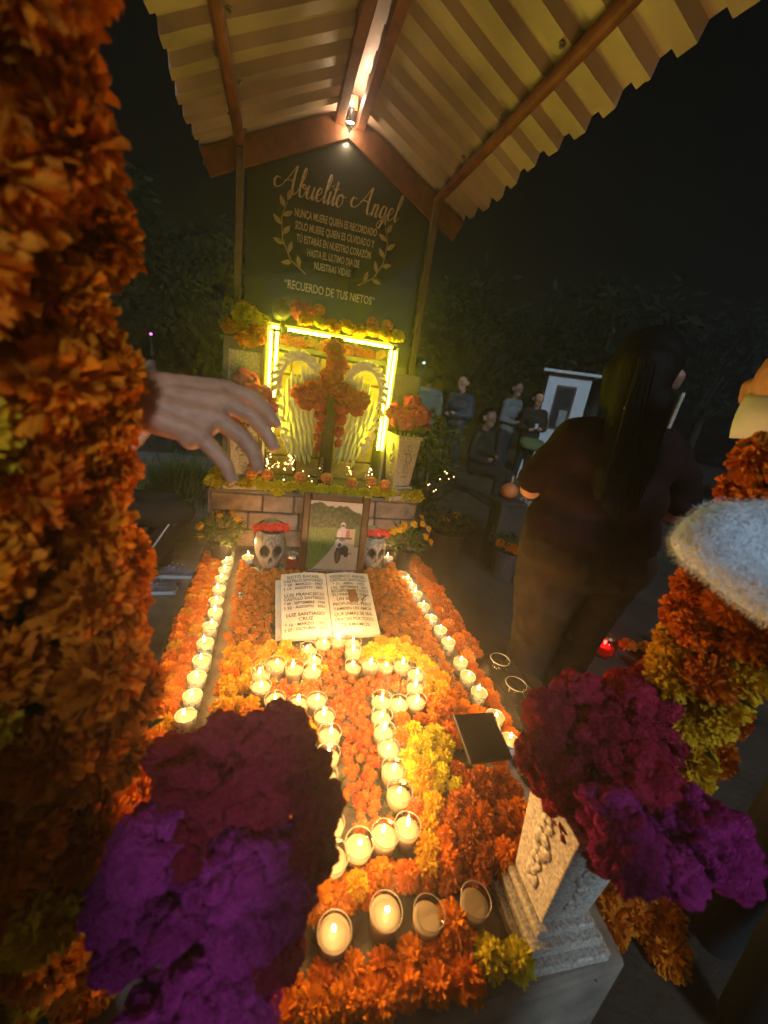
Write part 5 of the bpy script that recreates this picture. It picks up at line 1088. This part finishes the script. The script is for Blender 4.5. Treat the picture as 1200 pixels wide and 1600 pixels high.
# fairy lights in the niche and shrub
M_fairy = emis('fairy_bulb', (1.0, .62, .28), 9, sample=False); ME_FY = MB().lathe([(0, -.004), (.003, -.002), (.0035, .001), (0, .004)], 8).mesh('bulb', M_fairy, True)
def fairy(loc, label, pts):
    f = empty('fairy_lights', loc, 0, label, 'string lights'); MB().tube([Vector(p) - Vector((0, 0, .004)) for p in pts], .0012, 4).build('wire', M_wire, f)
    for p in pts: link('bulb', ME_FY, f, p, scale=U(.9, 1.5))
fairy((-.03, 2.25, .78), 'string of tiny warm lights at the lower left of the niche', [(.0 + U(-.012, .012), U(-.01, .01), .04 + .013 * k) for k in range(11)])
fairy((.565, 2.24, .78), 'string of tiny warm lights at the lower right of the niche', [(.0 + U(-.014, .014), U(-.01, .01), .03 + .011 * k) for k in range(11)])
fairy((.12, 2.26, .78), 'loose warm lights lying between the wings and the ledge', [(-.04, 0, .12), (-.01, .01, .09), (.045, 0, .085), (.08, 0, .06), (.10, .0, .03), (-.06, -.01, .03), (.14, .01, .11), (.18, 0, .05)])
fairy((1.10, 2.48, .62), 'warm lights strung through the tinsel shrub', [(-.08 + .022 * k, U(-.03, .03), .10 + .05 * math.sin(k * 1.3) + .02 * k) for k in range(10)])
# red lantern candle on the ground
rl_ = empty('red_lantern', (2.03, 1.60, 0.0), 0, 'small glowing red glass candle on the ground at the right', 'candle')
mr = glass_mat('red_glass', (.9, .03, .05), 1.3, .05); MB().lathe([(0, .004), (.035, .004), (.052, .03), (.055, .07), (.045, .10), (.036, .105), (.034, .10)], 22).build('glass', mr, rl_, smooth=True)
MB().lathe([(0, .008), (.033, .010), (.046, .03), (.046, .055), (0, .055)], 18).build('wax', mat('red_wax', (.75, .03, .04), .5), rl_, smooth=True); link('flame', ME_FL, rl_, (0, 0, .06), scale=1.6); lamp('candle_light', (0, 0, .078), .8, (1, .4, .2), rl_, .006)
MB().lathe([(.036, .104), (.030, .116), (.012, .122), (0, .122)], 18).build('lid', mat('brass', (.3, .18, .08), .4, .1, metal=.8), rl_)
rl_.scale = (1.3,) * 3
for x, y in ((2.25, 1.62), (2.36, 1.58), (2.48, 1.52), (2.55, 1.60), (2.30, 1.48), (2.62, 1.50), (2.18, 1.42), (2.44, 1.42), (1.00, .47), (1.10, .46), (1.05, .53), (1.18, .44), (1.12, .38)):
    near_ = y < 1; bloom('marigold', FM['or'], (x, y, .045), .055 if not near_ else .06, .5, None, 'orange marigold lying on the dark ground beside the right vase' if near_ else 'dim orange marigold on the ground behind the right vase', 'marigold', 'marigolds on the ground near the right vase' if near_ else 'marigolds on the ground right of the lantern')
# bamboo pole, grass tuft, phone glows far away
tag(MB().tube([(2.42, 2.05, .6), (2.43, 2.05, 1.1), (2.47, 2.05, 1.62)], .012, 7).build('pole', mat('pale_pole', (.4, .38, .3), .6)), 'thin pale pole standing behind the long-haired person at the right', 'pole')
gp = []
for _ in range(900):
    a = U(0, 6.28); r = abs(random.gauss(0, .28)); gp.append(((-.95 + math.cos(a) * r * 1.2, 4.35 + math.sin(a) * r * 2, 0), (U(-.4, .4), U(-.4, .4), 1)))
tag(leaf_cloud('grass', M_leafy, gp, .30, aspect=.05, bend=.5), 'tall grass tuft at the edge of the pavement left of the headstone', 'grass', kind='stuff')
# far wood closing the view
wp = []
for _ in range(9000):
    if random.random() < .7: x = U(-24, 20); y = 17 + U(-.8, 1.6) + .05 * abs(x)
    else: y = U(3, 17); x = 19 + U(-.8, 1.6)
    hh = 2.6 + 1.1 * noise.noise(Vector((x * .35, y * .35, 5))); wp.append(((x, y, hh * random.random() ** .7), (U(-1, 1), U(-1, 1), U(-.6, .8))))
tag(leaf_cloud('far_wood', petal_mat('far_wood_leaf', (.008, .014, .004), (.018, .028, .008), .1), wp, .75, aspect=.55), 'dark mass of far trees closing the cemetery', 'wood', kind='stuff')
# trees
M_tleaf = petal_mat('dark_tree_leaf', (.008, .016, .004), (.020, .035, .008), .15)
M_bark = mat('bark', (.05, .04, .03), .9, .3, 12, .5, 30)
def tree(loc, h, r, label, n=2600, seed=1, m=None):
    random.seed(seed); t = empty('tree', loc, 0, label, 'tree', 'trees behind the graves'); MB().tube([(0, 0, -.1), (.1, 0, h * .3), (-.05, .1, h * .6), (.05, 0, h * .85)], [.16, .13, .09, .03], 8).build('trunk', M_bark, t, smooth=True); b = MB()
    cl = []
    for k in range(26):
        a = U(0, 6.28); e = U(-.4, 1.3); q = Vector((math.cos(a) * math.cos(e) * r * U(.3, 1), math.sin(a) * math.cos(e) * r * U(.3, 1), h * .62 + math.sin(e) * h * .36 * U(.4, 1))); cl.append((q, U(.35, .75) * r * .5)); b.tube([(0, 0, h * U(.3, .5)), tuple(q * .55 + Vector((0, 0, h * .2))), tuple(q)], [.05, .03, .01], 5)
    b.build('limbs', M_bark, t); pts = []
    for k in range(n): q, s = random.choice(cl); d = Vector((random.gauss(0, 1), random.gauss(0, 1), random.gauss(0, .8))); d = d.normalized() * s * U(.3, 1) ** .5; pts.append((q + d, d + Vector((U(-1, 1), U(-1, 1), U(-1, .3)))))
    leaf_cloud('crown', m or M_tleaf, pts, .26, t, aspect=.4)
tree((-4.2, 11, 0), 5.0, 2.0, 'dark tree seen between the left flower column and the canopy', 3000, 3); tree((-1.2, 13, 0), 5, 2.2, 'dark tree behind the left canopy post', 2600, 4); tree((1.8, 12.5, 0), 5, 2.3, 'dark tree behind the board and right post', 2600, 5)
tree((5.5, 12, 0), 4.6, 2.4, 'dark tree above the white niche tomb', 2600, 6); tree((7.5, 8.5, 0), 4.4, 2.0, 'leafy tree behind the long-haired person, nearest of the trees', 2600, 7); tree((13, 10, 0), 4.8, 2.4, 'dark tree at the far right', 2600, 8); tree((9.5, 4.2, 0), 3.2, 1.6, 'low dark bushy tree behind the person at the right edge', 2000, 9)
random.seed(99)
for x, y, z, c, l in ((3.15, 9.0, 1.95, (.5, 1, .8), 'small blue-green lamp glowing far behind the grey-jacketed person'), (-2.9, 11.0, 1.7, (1, .3, .9), 'tiny pink light far away beside the left flower column')):
    e_ = empty('distant_lamp', (x, y, 0), 0, l, 'lamp'); link('bulb', ME_FY, e_, (0, 0, z), scale=9).data = MB().lathe([(0, -.004), (.003, -.002), (.0035, .001), (0, .004)], 8).mesh('bulb', emis('glow_%d' % int(x * 10), c, 3, sample=False), True); MB().tube([(0, 0, 0), (0, 0, z)], .02, 6).build('pole', M_wire, e_)

# ------------------------------------------------------------------ haze added to spread a bloom-like glow round the lights (scatters mostly forward)
HZ = bpy.data.materials.new('smoky_air'); HZ.use_nodes = True; hn = HZ.node_tree.nodes; hn.remove(hn['Principled BSDF'])
pv = hn.new('ShaderNodeVolumePrincipled'); pv.inputs['Color'].default_value = (.9, .88, .84, 1); pv.inputs['Density'].default_value = HAZE_D; pv.inputs['Anisotropy'].default_value = HAZE_G
HZ.node_tree.links.new(pv.outputs[0], hn['Material Output'].inputs['Volume'])
tag(MB().box((2, 15, 2.4), (90, 96, 6.8)).build('haze', HZ), 'thin incense smoke and night haze over the graves', 'haze', kind='stuff')
